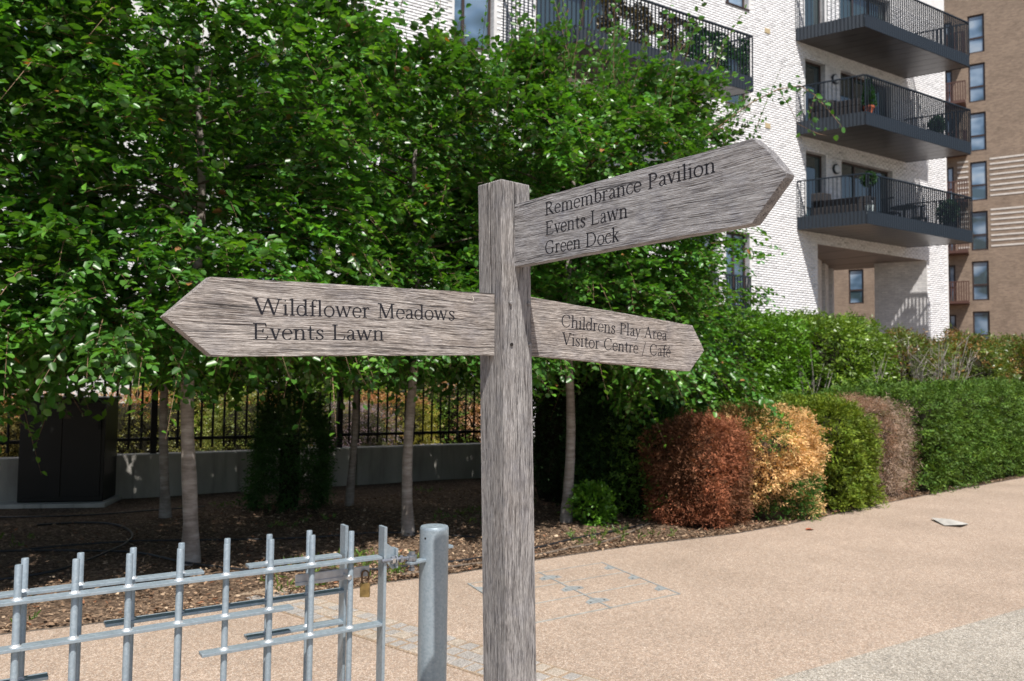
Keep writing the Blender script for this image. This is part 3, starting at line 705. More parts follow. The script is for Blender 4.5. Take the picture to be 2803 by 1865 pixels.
sofa(PB2, .12, .20, .25, .62, 'dark wicker armchair between the sofa and the orange pot')
def leafset(P0, D, Nn, size, width, col, flat=False):
    """leaf quads: two quads (folded) per leaf. arrays (n,3) base, direction, normal; size (n,), col (n,3)"""
    n = len(P0); D = D/np.linalg.norm(D, axis=1, keepdims=True); S = np.cross(D, Nn); S /= (np.linalg.norm(S, axis=1, keepdims=True)+1e-9); Nn = np.cross(S, D)
    s = size[:, None]; wv = (size*width)[:, None]
    fold = .18
    if flat:
        V = np.stack([P0, P0+D*s*.5-S*wv*.5, P0+D*s, P0+D*s*.5+S*wv*.5], 1).reshape(-1, 3); b_ = (np.arange(n)*4)[:, None]
        return V, (b_+np.arange(4)), col
    tip = P0+D*s-Nn*s*.10; a1 = P0+D*s*.28; a2 = P0+D*s*.72
    L1 = a1+S*wv*.5+Nn*wv*fold; L2 = a2+S*wv*.42+Nn*wv*fold*.5; R1 = a1-S*wv*.5+Nn*wv*fold; R2 = a2-S*wv*.42+Nn*wv*fold*.5
    V = np.stack([P0, tip, L1, L2, R1, R2], 1).reshape(-1, 3); b_ = (np.arange(n)*6)[:, None]
    q = np.concatenate([b_+np.array([0, 1, 3, 2]), b_+np.array([0, 4, 5, 1])], 1).reshape(-1, 4)
    return V, q, np.repeat(col, 2, 0)
def rnd_unit(n, rs=RS):
    v = rs.normal(size=(n, 3)); return v/np.linalg.norm(v, axis=1, keepdims=True)
def ball_plant(parent, c, r, n, size, col, mat, name='foliage', squash=1.0, var=.3, core=True):
    d = rnd_unit(n); rr = r*RS.uniform(.75, 1.05, n)[:, None]; P0 = np.array(c)+d*rr*np.array([1, 1, squash])
    cc = np.array(col)*RS.uniform(1-var, 1+var, (n, 1))
    V, q, k_ = leafset(P0, d+rnd_unit(n)*.7, rnd_unit(n)+d, np.full(n, size)*RS.uniform(.7, 1.3, n), .6, cc)
    o = np_mesh(name, V, q, k_, mat, parent, parent.location)
    if core: MB().lathe(Vector(c)-Vector((0, 0, r*.75*squash)), [(.05*r, 0), (.6*r, .3*r*squash), (.75*r, .75*r*squash), (.6*r, 1.2*r*squash), (.05*r, 1.5*r*squash)], 10).build('shade_core', M_CORE, parent)  # solid dark core paints the shade behind the leaves
    return o
p_ = PB2(.07+.0, .93, .31)
t_ = thing('potted_conifer', 'small green conifer in an orange pot at the corner of the middle balcony', 'potted plant', p_)
MB().lathe(p_, [(.10, 0), (.15, .28), (.165, .28), (.165, .34), (.13, .34)], 16).build('pot', M_TERRA, t_, smooth=True)
n = 900; h = RS.rand(n); a = RS.rand(n)*6.28; rr = .20*(1-h*.8); P0 = np.stack([p_.x+rr*np.cos(a), p_.y+rr*np.sin(a), p_.z+.34+h*.85], 1); dd_ = np.stack([np.cos(a), np.sin(a), np.full(n, .4)], 1)
V, q, k_ = leafset(P0, dd_+rnd_unit(n)*.4, rnd_unit(n), np.full(n, .07), .5, np.array((.03, .10, .035))*RS.uniform(.6, 1.5, (n, 1))); np_mesh('foliage', V, q, k_, M_NEEDLE, t_, p_)
MB().tube([p_+Vector((0, 0, .3)), p_+Vector((0, 0, 1.15))], [.1, .01], 8).build('shade_core', M_CORE, t_)  # dark spike, shade inside the conifer given as colour
p_ = PB3(.07, .92, .31)
t_ = thing('topiary_ball', 'clipped green ball tree on a thin stem in a pale pot on the lowest balcony', 'potted plant', p_)
MB().lathe(p_, [(.12, 0), (.15, .3), (.13, .3)], 16).build('pot', M_PALEPOT, t_, smooth=True)
MB().tube([p_+Vector((0, 0, .3)), p_+Vector((0, 0, 1.0))], .012, 6).build('stem', M_BARK, t_)
ball_plant(t_, p_+Vector((0, 0, 1.12)), .21, 700, .06, (.035, .10, .03), M_NEEDLE)
for (PB, a, b_, r_, lb) in ((PB3, .93, .75, .3, 'rounded shrub at the far right end of the lowest balcony'), (PB2, .93, .6, .22, 'dark shrub at the far right end of the middle balcony')):
    p_ = PB(a, b_, .31); t_ = thing('balcony_shrub', lb, 'potted plant', p_)
    MB().lathe(p_, [(.15, 0), (.2, .35), (.17, .35)], 14).build('pot', M_ANTH, t_); ball_plant(t_, p_+Vector((0, 0, .75)), r_, 500, .09, (.03, .09, .03), M_NEEDLE, squash=1.3)
p_ = PB3(.62, .55, .31); t_ = thing('balcony_table', 'round dark table in the middle of the lowest balcony', 'table', p_)
MB().lathe(p_+Vector((0, 0, .70)), [(.4, 0), (.42, .02), (.4, .035)], 20).build('tabletop', M_BLACK, t_); MB().tube([p_, p_+Vector((0, 0, .7))], .03, 8).build('leg', M_BLACK, t_); MB().lathe(p_, [(.25, 0), (.25, .02), (.05, .05)], 16).build('base', M_BLACK, t_)
def chair(p_, ang, lb):
    t_ = thing('balcony_chair', lb, 'chair', p_, 'chairs around the table on the lowest balcony'); e = Vector((math.cos(ang), math.sin(ang), 0)); f_ = Vector((-e.y, e.x, 0))
    MB().box(p_-e*.22-f_*.22+Vector((0, 0, .42)), e*.44, f_*.44, (0, 0, .03)).build('seat', M_BLACK, t_)
    for k_ in range(5): MB().box(p_-e*.23-f_*(.2-.1*k_)+Vector((0, 0, .45)), e*.02, f_*.03, (0, 0, .42)).build('back_slat', M_BLACK, t_)
    MB().box(p_-e*.235-f_*.22+Vector((0, 0, .87)), e*.03, f_*.44, (0, 0, .05)).build('top_rail', M_BLACK, t_)
    for s1_ in (-1, 1):
        for s2 in (-1, 1): MB().box(p_+e*(.19*s1_)+f_*(.19*s2), e*.025, f_*.025, (0, 0, .42)).build('leg', M_BLACK, t_)
chair(PB3(.50, .55, .31), math.atan2(wd.y, wd.x), 'black slatted chair left of the round table on the lowest balcony')
chair(PB3(.75, .55, .31), math.atan2(-wd.y, -wd.x), 'black slatted chair right of the round table on the lowest balcony')
# leafy screen and ivy on the tree-side balcony
t_ = thing('leafy_screen', 'green leafy screening behind the balcony rails beside the tree', 'screen plant', PB0(.3, .9, .35))
n = 5200; aa = RS.uniform(.12, .99, n); hh = RS.uniform(.42, 1.45, n); keep = (np.sin(aa*40)+np.sin(hh*9+aa*13)) > -.8
aa, hh = aa[keep], hh[keep]; n = len(aa)
base = np.array(PB0(0, .955, 0)); P0 = base+aa[:, None]*(uX1-uX0)*wdn+hh[:, None]*np.array([0, 0, 1])
g_ = (aa > .62)[:, None]; cc = np.where(g_, np.array((.03, .12, .025)), np.array((.13, .10, .05)))*RS.uniform(.5, 1.5, (n, 1))
V, q, k_ = leafset(P0, rnd_unit(n)+np.array([0, 0, -.5]), rnd_unit(n)+wnn, np.full(n, .085), .7, cc); np_mesh('foliage', V, q, k_, M_HEDGE, t_, t_.location)
# ------------------------------------------------------------------ wall, fence, cabinet behind the trees
wa, wb = ground(283, 1370), ground(1316, 1312)
fd = (wb-wa).normalized(); fn = Vector((fd.y, -fd.x, 0))
cw = thing('concrete_wall', 'low stained concrete retaining wall behind the tree trunks', 'wall', wa)
wz = .575; tt = -6.0; LW = 17.5
k_ = 0
while tt < LW:
    l_ = 2.35; MB().box(wa+fd*(tt+.006)-fn*.25, fd*(l_-.012), fn*.25, (0, 0, wz)).build('wall_panel', M_CONC, cw, bevel=.012); tt += l_
fence = thing('railing_fence', 'black vertical bar fence standing on the low concrete wall', 'fence', wa+Vector((0, 0, wz)))
fb = wa-fn*.15; sp = .152; i = 0; tt = -5.8
while tt < 16:
    c_ = fb+fd*tt
    if i % 17 == 8:
        MB().box(c_-fd*.04-fn*.04+Vector((0, 0, wz)), fd*.08, fn*.08, (0, 0, 1.75)).build('post', M_BLACK, fence)
    else:
        MB().tube([c_+Vector((0, 0, wz+.06)), c_+Vector((0, 0, wz+1.62))], .0165, 6).build('bar', M_BLACK, fence)
    i += 1; tt += sp
for h_ in (.17, 1.48):
    MB().box(fb-fd*5.9-fn*.022+Vector((0, 0, wz+h_)), fd*22, fn*.044, (0, 0, .045)).build('rail', M_BLACK, fence)
cb0, cb1 = ground(44, 1390), ground(280, 1386)
cyaw = (cb1-cb0).normalized(); cdp = Vector((-cyaw.y, cyaw.x, 0)); cw_ = (cb1-cb0).length
cab = thing('utility_cabinet', 'black metal utility cabinet on a concrete plinth in front of the low wall', 'cabinet', cb0)
MB().box(cb0-cyaw*.25-cdp*.15+Vector((0, 0, .0)), cyaw*(cw_+.32), cdp*.9, (0, 0, .055)).build('plinth', M_CONC, cab, bevel=.01)
MB().box(cb0+Vector((0, 0, .058)), cyaw*cw_, cdp*.55, (0, 0, 1.25)).build('body', M_CAB, cab, bevel=.015)
MB().box(cb0-cyaw*.03-cdp*.04+Vector((0, 0, 1.31)), cyaw*(cw_+.06), cdp*.63, (0, 0, .04)).build('lid', M_CAB, cab, bevel=.01)
MB().box(cb0+cyaw*.04-cdp*.012+Vector((0, 0, .12)), cyaw*(cw_/2-.045), cdp*.011, (0, 0, 1.12)).build('door', M_CAB, cab, bevel=.003)
MB().box(cb0+cyaw*(cw_/2+.005)-cdp*.012+Vector((0, 0, .12)), cyaw*(cw_/2-.045), cdp*.011, (0, 0, 1.12)).build('door', M_CAB, cab, bevel=.003)
MB().box(cb0+cyaw*(cw_-.07)-cdp*.04+Vector((0, 0, .95)), cyaw*.03, cdp*.027, (0, 0, .12)).build('handle', M_BLACK, cab)
MB().box(cb0+cyaw*(cw_*.5)-cdp*.016+Vector((0, 0, 1.08)), cyaw*.09, cdp*.004, (0, 0, .10)).build('notice_plate', plain('faded_notice', (.05, .035, .02), .6), cab)
# ------------------------------------------------------------------ foliage machinery
class Field:
    """smooth pseudo-noise for clumps and gaps"""
    def __init__(s, seed, freq):
        r = np.random.RandomState(seed); s.k = r.normal(size=(7, 3))*freq; s.p = r.rand(7)*6.28
    def __call__(s, P): return np.sin(P@s.k.T+s.p).mean(1)*2
def frames(D, rs, roll=.5):
    D = D/np.linalg.norm(D, axis=1, keepdims=True); up = np.tile(np.array([0, 0, 1.]), (len(D), 1))+rs.normal(size=D.shape)*roll
    S = np.cross(up, D); S /= np.linalg.norm(S, axis=1, keepdims=True)+1e-9; U = np.cross(D, S)
    return D, S, U
def sprays(rs, P, D, length, nl, lsize, lw, col, colvar, droop=.25, ang=.9, twigr=0, roll=.5, hue=.25, flat=False):
    """P base points, D directions; every spray carries nl leaves alternately left and right along a drooping twig"""
    n = len(P); D, S, U = frames(D, rs, roll); ln = length*rs.uniform(.65, 1.3, n)
    tt = (np.arange(nl)+.6)/nl; side = np.where(np.arange(nl) % 2, 1., -1.)
    T = tt[None, :, None]*ln[:, None, None]
    pos = P[:, None]+D[:, None]*T - np.array([0, 0, 1.])*(T**2)*droop/length
    pos = pos+rs.normal(size=pos.shape)*lsize*.10
    ld = D[:, None]*math.cos(ang)+S[:, None]*(side[None, :, None]*math.sin(ang))+rs.normal(size=pos.shape)*.28-np.array([0, 0, .22])
    nm = U[:, None]+rs.normal(size=pos.shape)*.34
    sz = lsize*rs.uniform(.6, 1.2, (n, nl))*(1-.25*np.abs(tt-.4))[None]
    base = np.asarray(col); 
    if base.ndim == 1: base = np.tile(base, (n, 1))
    cc = base[:, None]*rs.uniform(1-colvar, 1+colvar, (n, 1, 1))*rs.uniform(.8, 1.25, (n, nl, 1))
    yel = (rs.rand(n, 1, 1)*hue+rs.rand(n, nl, 1)*hue*.6)
    cc = cc*(1+yel*np.array([1.5, .45, -.2])); cc = np.clip(cc, .003, .95)
    V, q, k = leafset(pos.reshape(-1, 3), ld.reshape(-1, 3), nm.reshape(-1, 3), sz.ravel(), lw, cc.reshape(-1, 3), flat)
    tw = None
    if twigr:
        s5 = np.array([0, .5, 1.0]); Tn = s5[None, :, None]*ln[:, None, None]
        c = P[:, None]+D[:, None]*Tn-np.array([0, 0, 1.])*(Tn**2)*droop/length
        rad = twigr*np.array([1, .7, .25]); ring = []
        for a_ in (0, 2.1, 4.2): ring.append(c+(S[:, None]*math.cos(a_)+U[:, None]*math.sin(a_))*rad[None, :, None])
        tv = np.stack(ring, 2).reshape(n, 9, 3)
        fq = np.array([(i*3+j, i*3+(j+1) % 3, (i+1)*3+(j+1) % 3, (i+1)*3+j) for i in range(2) for j in range(3)])
        tw = (tv.reshape(-1, 3), (fq[None]+(np.arange(n)*9)[:, None, None]).reshape(-1, 4))
    return V, q, k, tw
def merge(parts):
    V = []; Q = []; K = []; o = 0
    for v, q, k in parts: V.append(v); Q.append(q+o); K.append(k); o += len(v)
    return np.concatenate(V), np.concatenate(Q), np.concatenate(K)
# ------------------------------------------------------------------ pleached hornbeams
fr = [ground(511, 1546), ground(1118, 1466), ground(1553, 1436)]
rowd = (fr[2]-fr[0]).normalized(); spc = (fr[2]-fr[0]).length/2
print('row', fr, rowd, spc)
rown = Vector((rowd.y, -rowd.x, 0))       # towards the camera side
GREEN = (.050, .168, .026)
def tree(base, ztop, seed, label, nshell, rtrunk, along=None, half=.95, zbot=1.85, lean=0, nl=10, flat=False, name='pleached_tree', lsize=.085, dens=1.0, vis=True, cut=0.0):
    rs = np.random.RandomState(seed); along = along or spc*.58
    t = thing(name, label, 'tree', base, 'box-headed trees in rows behind the path')
    # trunk
    pts = []; rad = []; H = ztop-.7; ph = rs.rand()*6
    for k in range(13):
        z = H*k/12; pts.append(base+Vector((lean*z+.03*math.sin(z*2.1+ph), .03*math.cos(z*1.7+ph), z)))
        rad.append(rtrunk*(1.25 if k == 0 else 1.0-.055*k)*(1+.05*math.sin(z*9+ph)))
    MB().tube(pts, rad, 14).build('trunk', M_BARK, t, smooth=True)
    # limbs in tiers along the row
    m = MB(); tips = []
    nlim = 26
    for k in range(nlim):
        z = zbot+.1+(ztop-zbot-.5)*k/nlim; p0 = base+Vector((lean*z, 0, z)); a = rs.rand()*6.28
        d = rowd*math.cos(a)*along*1.0+rown*math.sin(a)*half*.9; pm = p0+d*.5+Vector((0, 0, .18)); pe = p0+d+Vector((0, 0, rs.uniform(-.1, .4)))
        m.tube([p0, pm, pe], [.013, .008, .004], 5); tips.append(pe)
    m.build('limbs', M_LIMB, t, smooth=True)
    # crown sprays
    N = nshell; rn = lambda a, b: rs.uniform(a, b, N)
    ax, dp, hz = rn(-1, 1), rn(-1, 1), rs.rand(N)**.92
    shell = rs.rand(N) < .72
    face = rs.rand(N)
    # push to shell: front face, back face, top, bottom
    dp = np.where(shell & (face < .50), rn(.72, 1.08), dp); dp = np.where(shell & (face >= .50) & (face < .68), -rn(.7, 1.05), dp)
    hz = np.where(shell & (face > .68) & (face < .84), rn(.9, 1.06), hz); hz = np.where(shell & (face >= .84), rn(-.04, .12), hz)
    zz = zbot+hz*(ztop-zbot)
    bulge = 1+.13*np.sin(zz*2.3+seed)+.10*np.sin(ax*5+zz*3.1)+.24*Field(seed+7, 2.1)(np.stack([ax*along, dp*0, zz], 1))
    P = np.array(base)[None]+np.outer(ax*along, np.array(rowd))+np.outer(dp*half*bulge, np.array(rown)); P[:, 2] = zz+.10*np.sin(P[:, 0]*4+seed)*(hz < .15)
    F1, F2 = Field(seed, 2.6), Field(seed+50, 6.0)
    v = F1(P)+.5*F2(P)+.62*np.sin(P[:, 2]*10.5+2.4*F1(P)); keep = v > (-.52-1.2*(dens-1)+.75*np.clip((hz-.86)*5, 0, 1)+cut)
    P, ax, dp, hz = P[keep], ax[keep], dp[keep], hz[keep]; n = len(P)
    out = np.outer(dp, np.array(rown))*.95+np.outer(ax*.35, np.array(rowd))+rs.normal(size=(n, 3))*.42
    out[:, 2] = .02+.55*np.clip((hz-.75)*4, 0, 1)-.40*np.clip((.2-hz)*5, 0, 1)+rs.normal(size=n)*.25
    tone = np.clip(1.0+.32*F2(P*.6), .5, 1.6)[:, None]
    V1 = sprays(rs, P, out, .31, nl, lsize, .66, np.array(GREEN)*tone, .22, .28, .95, .0028, .22, .25, flat)
    # long whippy drooping shoots on the outside
    nw = int(N*.075); idx = rs.choice(n, nw); Pw = P[idx]; ow = out[idx].copy(); ow += np.array(rown)*.35; ow[:, 2] += .45
    V2 = sprays(rs, Pw, ow, .50, 13, lsize*.9, .64, np.array(GREEN)*1.35, .2, .75, 1.0, .0045, .3, .5, flat)  # colour raised to paint sunlit highlights on the outer shoots
    nt_ = int(N*.035); it = rs.choice(n, nt_); Pt = P[it].copy(); Pt[:, 2] = ztop-rs.rand(nt_)*.7; ot = out[it]*.5; ot[:, 2] = 1.0+rs.rand(nt_)*.5
    V3 = sprays(rs, Pt, ot, .75, 13, lsize*.9, .62, np.array(GREEN)*1.15, .2, .12, 1.0, .004, .5, .25, flat)
    V, q, k = merge([V1[:3], V2[:3], V3[:3]])
    deadm = rs.rand(len(k)//(1 if flat else 2)) < .003
    k2 = k.reshape(-1, 1 if flat else 2, 3); k2[deadm] = (.35, .16, .06); k = k2.reshape(-1, 3)
    np_mesh('crown', V, q, k, M_LEAF, t, base)
    tv = np.concatenate([V1[3][0], V2[3][0], V3[3][0]]); tq = np.concatenate([V1[3][1], V2[3][1]+len(V1[3][0]), V3[3][1]+len(V1[3][0])+len(V2[3][0])])
    np_mesh('twigs', tv, tq, None, M_TWIG, t, base)
    return t
names_front = ['hornbeam at the left frame edge with foliage hanging over the black cabinet', 'pale trunked tree behind the left part of the galvanised gate', 'pale trunked tree behind the round steel post',
               'pale trunked tree just right of the wooden signpost', 'last tree of the front row, its crown against the white block']
p4 = fr[2]+rowd*spc*.68-rown*.55
p0_ = fr[0]-rowd*spc*1.02
tree(p0_, 5.0, 21, names_front[0], 2500, .07, half=.8, lsize=.098, dens=1.12, zbot=1.62)
tree(fr[0], 5.05, 22, names_front[1], 2700, .068, lean=-.004, dens=1.1)
tree(fr[1], 4.75, 23, names_front[2], 2600, .060, lean=.006, dens=1.05)
tree(fr[2], 5.05, 24, names_front[3], 2700, .062, lean=.003, dens=1.0)
last_tree = tree(p4, 4.95, 25, names_front[4], 2300, .05, along=spc*.50, half=1.0, dens=1.0, zbot=1.6)
bk = [ground(446, 1421), ground(961, 1388)]
spb = (bk[1]-bk[0]).dot(rowd)
tree(bk[0], 4.8, 31, 'shaded thin trunk standing between the cabinet and the front pale trunk', 2300, .055, dens=1.2, lsize=.15, nl=6, flat=True)
tree(bk[1], 4.9, 32, 'shaded trunk right of the dark conical yew', 2300, .05, dens=1.15, lsize=.15, nl=6, flat=True)
tree(bk[1]+rowd*spc*1.0, 4.4, 33, 'back row tree hidden mostly by the wooden post', 2200, .05, dens=1.15, lsize=.15, nl=6, flat=True)
tree(bk[1]+rowd*spc*2.0, 4.4, 34, 'thin ridged trunk behind the pale trunk right of the signpost', 2100, .035, dens=1.1, lsize=.15, nl=6, flat=True)
tree(bk[0]-rowd*spc*1.0, 5.0, 35, 'back row tree behind the black cabinet', 2200, .05, dens=1.2, lsize=.15, nl=6, flat=True)
# long shoot reaching out over the building
t = last_tree
rs = np.random.RandomState(77); Yb = 9.9
pix = [(1900, 400), (1990, 330), (2060, 280), (2130, 245), (2190, 235), (2230, 260), (2275, 310), (2310, 355)]
pts = [at(x, y, Yb-.05*i) for i, (x, y) in enumerate(pix)]
mb = MB(); mb.tube(pts, [.010, .009, .008, .007, .006, .005, .004, .002], 5)
side = [(3, [(2130, 245), (2160, 290), (2185, 340), (2235, 365), (2262, 372)]), (2, [(2060, 280), (2020, 330), (2010, 350)]), (5, [(2230, 262), (2220, 300), (2215, 330)])]
allp = [(pts, 26)]
for i, px in side:
    pp = [at(x, y, Yb-.05*i+.03*j) for j, (x, y) in enumerate(px)]; mb.tube(pp, [.004]*(len(pp)-1)+[.0015], 4); allp.append((pp, 12))
lb_ = mb.build('long_branch', M_TWIG, t, smooth=True); lb_['label'] = 'long leafy shoot reaching right in front of the balconies'
LP, LD = [], []
for pp, nn_ in allp:
    for k in range(nn_):
        f = (k+.5)/nn_*(len(pp)-1); i = int(f); a = pp[i].lerp(pp[min(i+1, len(pp)-1)], f-i)
        for _ in range(3 if f < 4 and pp is pts else 1):
            LP.append(a+Vector(rs.normal(size=3)*(.06 if f < 4 else .015))); LD.append(rs.normal(size=3)*.7+np.array([.3*(1 if k % 2 else -1), -.2, -.3]))
LP, LD = np.array(LP), np.array(LD); n = len(LP)
V, q, k = leafset(LP, LD, rnd_unit(n)+np.array([0, -.4, .8]), rs.uniform(.06, .095, n), .68, np.array((.05, .15, .02))*rs.uniform(.8, 1.4, (n, 1))); np_mesh('leaves', V, q, k, M_LEAF, lb_, t.location)
# ------------------------------------------------------------------ shrubs and hedges
def shrub(name, label, cat, c, rx, ry, h, n, size, cols, mat, seed, yaw=0, power=2.6, nl=7, length=.10, lw=.3, patch=None, core=.76, z0=.05, group=None, cluster=.25, core_mat=None, colvar=.38, hue=.15, drp=.1, lumps=.06, tuft=.07, trunk=None):
    rs = np.random.RandomState(seed); c = Vector(c); t = thing(name, label, cat, c, group)
    ex, ey = np.array([math.cos(yaw), math.sin(yaw), 0]), np.array([-math.sin(yaw), math.cos(yaw), 0])
    d = rnd_unit(n, rs); d[:, 2] = np.where(rs.rand(n) < .42, -.1, np.abs(d[:, 2]))
    hn = d[:, :2]/(np.linalg.norm(d[:, :2], axis=1, keepdims=True)+1e-9); low_ = d[:, 2] < 0; zlow = -rs.rand(n)*.97
    d /= (np.abs(d)**power).sum(1, keepdims=True)**(1/power)
    hs = hn/((np.abs(hn)**power).sum(1, keepdims=True)**(1/power))*(1-.13*zlow**2)[:, None]
    d = np.where(low_[:, None], np.concatenate([hs, zlow[:, None]], 1), d)
    s = (1+rs.uniform(-.20, .02, n)+(rs.rand(n) < .035)*rs.uniform(.03, .13, n))[:, None]
    F = Field(seed, 3.2); Lp = d*np.array([rx, ry, h*.5]); F4 = Field(seed+77, 13 if h < 2 else 6); lv = F4(Lp); s = s*(1+lumps*F(Lp*1.3+seed)+tuft*np.clip(lv, -1, 1))[:, None]
    Lp = Lp*s; nrm = d*np.array([1/rx, 1/ry, 1/(h*.5)]); nrm = np.where(low_[:, None], np.concatenate([hs, -.05*np.ones((n, 1))], 1), np.sign(nrm)*np.abs(nrm)**(power-1)); nrm /= np.linalg.norm(nrm, axis=1, keepdims=True)
    P = np.array(c)+Lp[:, :1]*ex+Lp[:, 1:2]*ey; P[:, 2] = c.z+h*.5+Lp[:, 2]
    Nw = nrm[:, :1]*ex+nrm[:, 1:2]*ey; Nw[:, 2] += nrm[:, 2]
    ok = P[:, 2] > c.z+z0*.3; P, Nw = P[ok], Nw[ok]; n = len(P)
    F2 = Field(seed+9, 7.0); v = F2(P)+.9*np.clip(lv[ok] if len(lv) != len(P) else lv, -1, 1)  # raised tufts lighter, hollows darker: shading put into the leaf colour
    if patch is None: base = np.array(cols[0])*np.clip(1+.18*v, .6, 1.5)[:, None]
    else:
        w_ = patch(P, Field(seed+3, 4.0)(P)+.4*rs.normal(size=n)); base = np.where(w_[:, None], np.array(cols[1]), np.array(cols[0]))*np.clip(1+.15*v, .6, 1.5)[:, None]
    V, q, k, _ = sprays(rs, P, Nw*1.0+rs.normal(size=(n, 3))*.55+np.array([0, 0, .15]), length, nl, size, lw, base, colvar, drp, .7, 0, .9, hue, name != 'small_shrub')
    ok = None
    np_mesh('foliage', V, q, k, mat, t, c)
    # solid core, same rounded shape, smaller; dark colour stands for shade between sprigs
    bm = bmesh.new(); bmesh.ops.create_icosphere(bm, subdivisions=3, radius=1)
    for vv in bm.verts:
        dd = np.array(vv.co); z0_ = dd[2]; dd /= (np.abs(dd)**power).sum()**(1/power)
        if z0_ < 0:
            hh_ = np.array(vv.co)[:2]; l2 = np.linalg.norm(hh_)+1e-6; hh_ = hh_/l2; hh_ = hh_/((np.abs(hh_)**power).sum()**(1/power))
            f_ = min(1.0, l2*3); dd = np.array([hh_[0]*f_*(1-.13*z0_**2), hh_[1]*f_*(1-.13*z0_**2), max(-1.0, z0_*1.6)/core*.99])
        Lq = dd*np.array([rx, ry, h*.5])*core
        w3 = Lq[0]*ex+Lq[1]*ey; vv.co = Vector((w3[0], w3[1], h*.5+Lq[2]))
    me = bpy.data.meshes.new('shade_core'); bm.to_mesh(me); bm.free(); link('shade_core', me, core_mat or M_CORE, t)
    return t
hy = math.atan2(.66, .75)
M_RCORE = plain('dead_shade_core', (.05, .022, .014), .95, 0, .1); M_BCORE = plain('grey_shade_core', (.075, .05, .038), .95, 0, .1)  # core colours kept dark to stand for shade inside these shrubs
g1 = ground(1925, 1452); 
shrub('dead_yew', 'rust red dead clipped yew, first of the hedge beside the path', 'shrub', g1+Vector((.04, .45, 0)), .455, .48, 1.14, 9500, .050, [(.30, .115, .062), (.17, .08, .045)], M_DEAD, 101, hy, nl=6, length=.10, lw=.22, core_mat=M_RCORE, power=4.5, patch=lambda P, f: (f < -.5), hue=0, colvar=.45, tuft=.10)
g2 = ground(2145, 1425)
shrub('dead_yew', 'straw yellow clipped yew with green patches, second of the hedge', 'shrub', g2+Vector((-.16, .40, 0)), .66, .60, 1.25, 11000, .056, [(.68, .43, .20), (.05, .12, .022)], M_DEAD, 102, hy, nl=6, length=.10, lw=.24, patch=lambda P, f: (f > .42) | ((P[:, 2] < .5) & (f > -.35)) | ((P[:, 2] > .85) & (f > .1)), core_mat=M_BCORE, hue=0, power=3.8, colvar=.4, tuft=.11)
g3 = ground(2312, 1402)
shrub('yew_shrub', 'yellow green clipped yew between the straw coloured and the grey brown ones', 'shrub', g3+Vector((-.12, .55, 0)), .62, .60, 1.36, 8000, .06, [(.085, .155, .018)], M_NEEDLE, 103, hy, power=4.2, tuft=.11, nl=6, length=.10, lw=.3, hue=.4)
g4 = ground(2452, 1366)
shrub('dead_yew', 'grey brown bare twiggy yew in front of the dark green hedge', 'shrub', g4+Vector((-.24, .5, 0)), .52, .55, 1.32, 9000, .06, [(.33, .20, .14), (.40, .30, .24)], M_DEAD, 104, hy, nl=5, length=.12, lw=.10, patch=lambda P, f: f > .2, core_mat=M_BCORE, hue=0, power=5, tuft=.09)
# dark green clipped yew hedge onward to the right (single plants shoulder to shoulder)
gp = [ground(2610, 1352), ground(2700, 1334), ground(2803, 1312)]
hd = (gp[2]-gp[0]).normalized()
lab5 = ['dark green clipped yew hedge plant right of the grey brown one', 'second dark green hedge plant toward the right edge', 'dark green hedge plant at the right frame edge', 'far dark green hedge plant beyond the right edge of frame']
for i in range(4):
    c_ = gp[0]+hd*(i*1.55)+Vector((-.55, .75, 0))
    shrub('yew_hedge_plant', lab5[i], 'hedge', c_, .95, .8, 1.52+.03*i, 6000, .068, [(.055, .13, .022)], M_NEEDLE, 110+i, hy, power=7, nl=6, length=.14, lw=.34, hue=.35, group='clipped yew hedge right', lumps=.035, tuft=.06, core=.84)
# green yews behind the dead ones: their flat tops show
for i, (x, y, Y, hh_, lb) in enumerate(((1820, 1120, 10.2, 1.38, 'green clipped yew top behind the rust red yew'), (2010, 1110, 11.3, 1.52, 'green clipped yew top behind the straw yellow yew'), (2190, 1095, 12.4, 1.62, 'green clipped yew top behind the yellow green yew'), (2350, 1085, 13.6, 1.72, 'green clipped yew top behind the grey brown yew'))):
    p_ = at(x, y, Y); p_.z = 0
    shrub('yew_hedge_plant', lb, 'hedge', p_, .95, .7, hh_-.26, 4200, .060, [(.06, .15, .025)], M_NEEDLE, 120+i, hy, power=6, nl=6, length=.11, lw=.32, hue=.3, group='green yews behind the dead ones', lumps=.03, core=.84)
# dark yew left of the red one, in the shade of the last tree
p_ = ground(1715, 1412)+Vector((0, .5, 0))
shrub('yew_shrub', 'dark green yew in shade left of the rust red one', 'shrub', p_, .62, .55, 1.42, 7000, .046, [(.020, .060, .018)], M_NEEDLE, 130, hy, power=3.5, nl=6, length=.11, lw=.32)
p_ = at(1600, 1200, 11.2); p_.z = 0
shrub('yew_shrub', 'dark yew in deep shade behind the trunks right of the signpost', 'shrub', p_, 1.0, .6, 1.95, 5000, .05, [(.018, .05, .016)], M_NEEDLE, 131, hy, power=3, nl=6, length=.12, lw=.32)
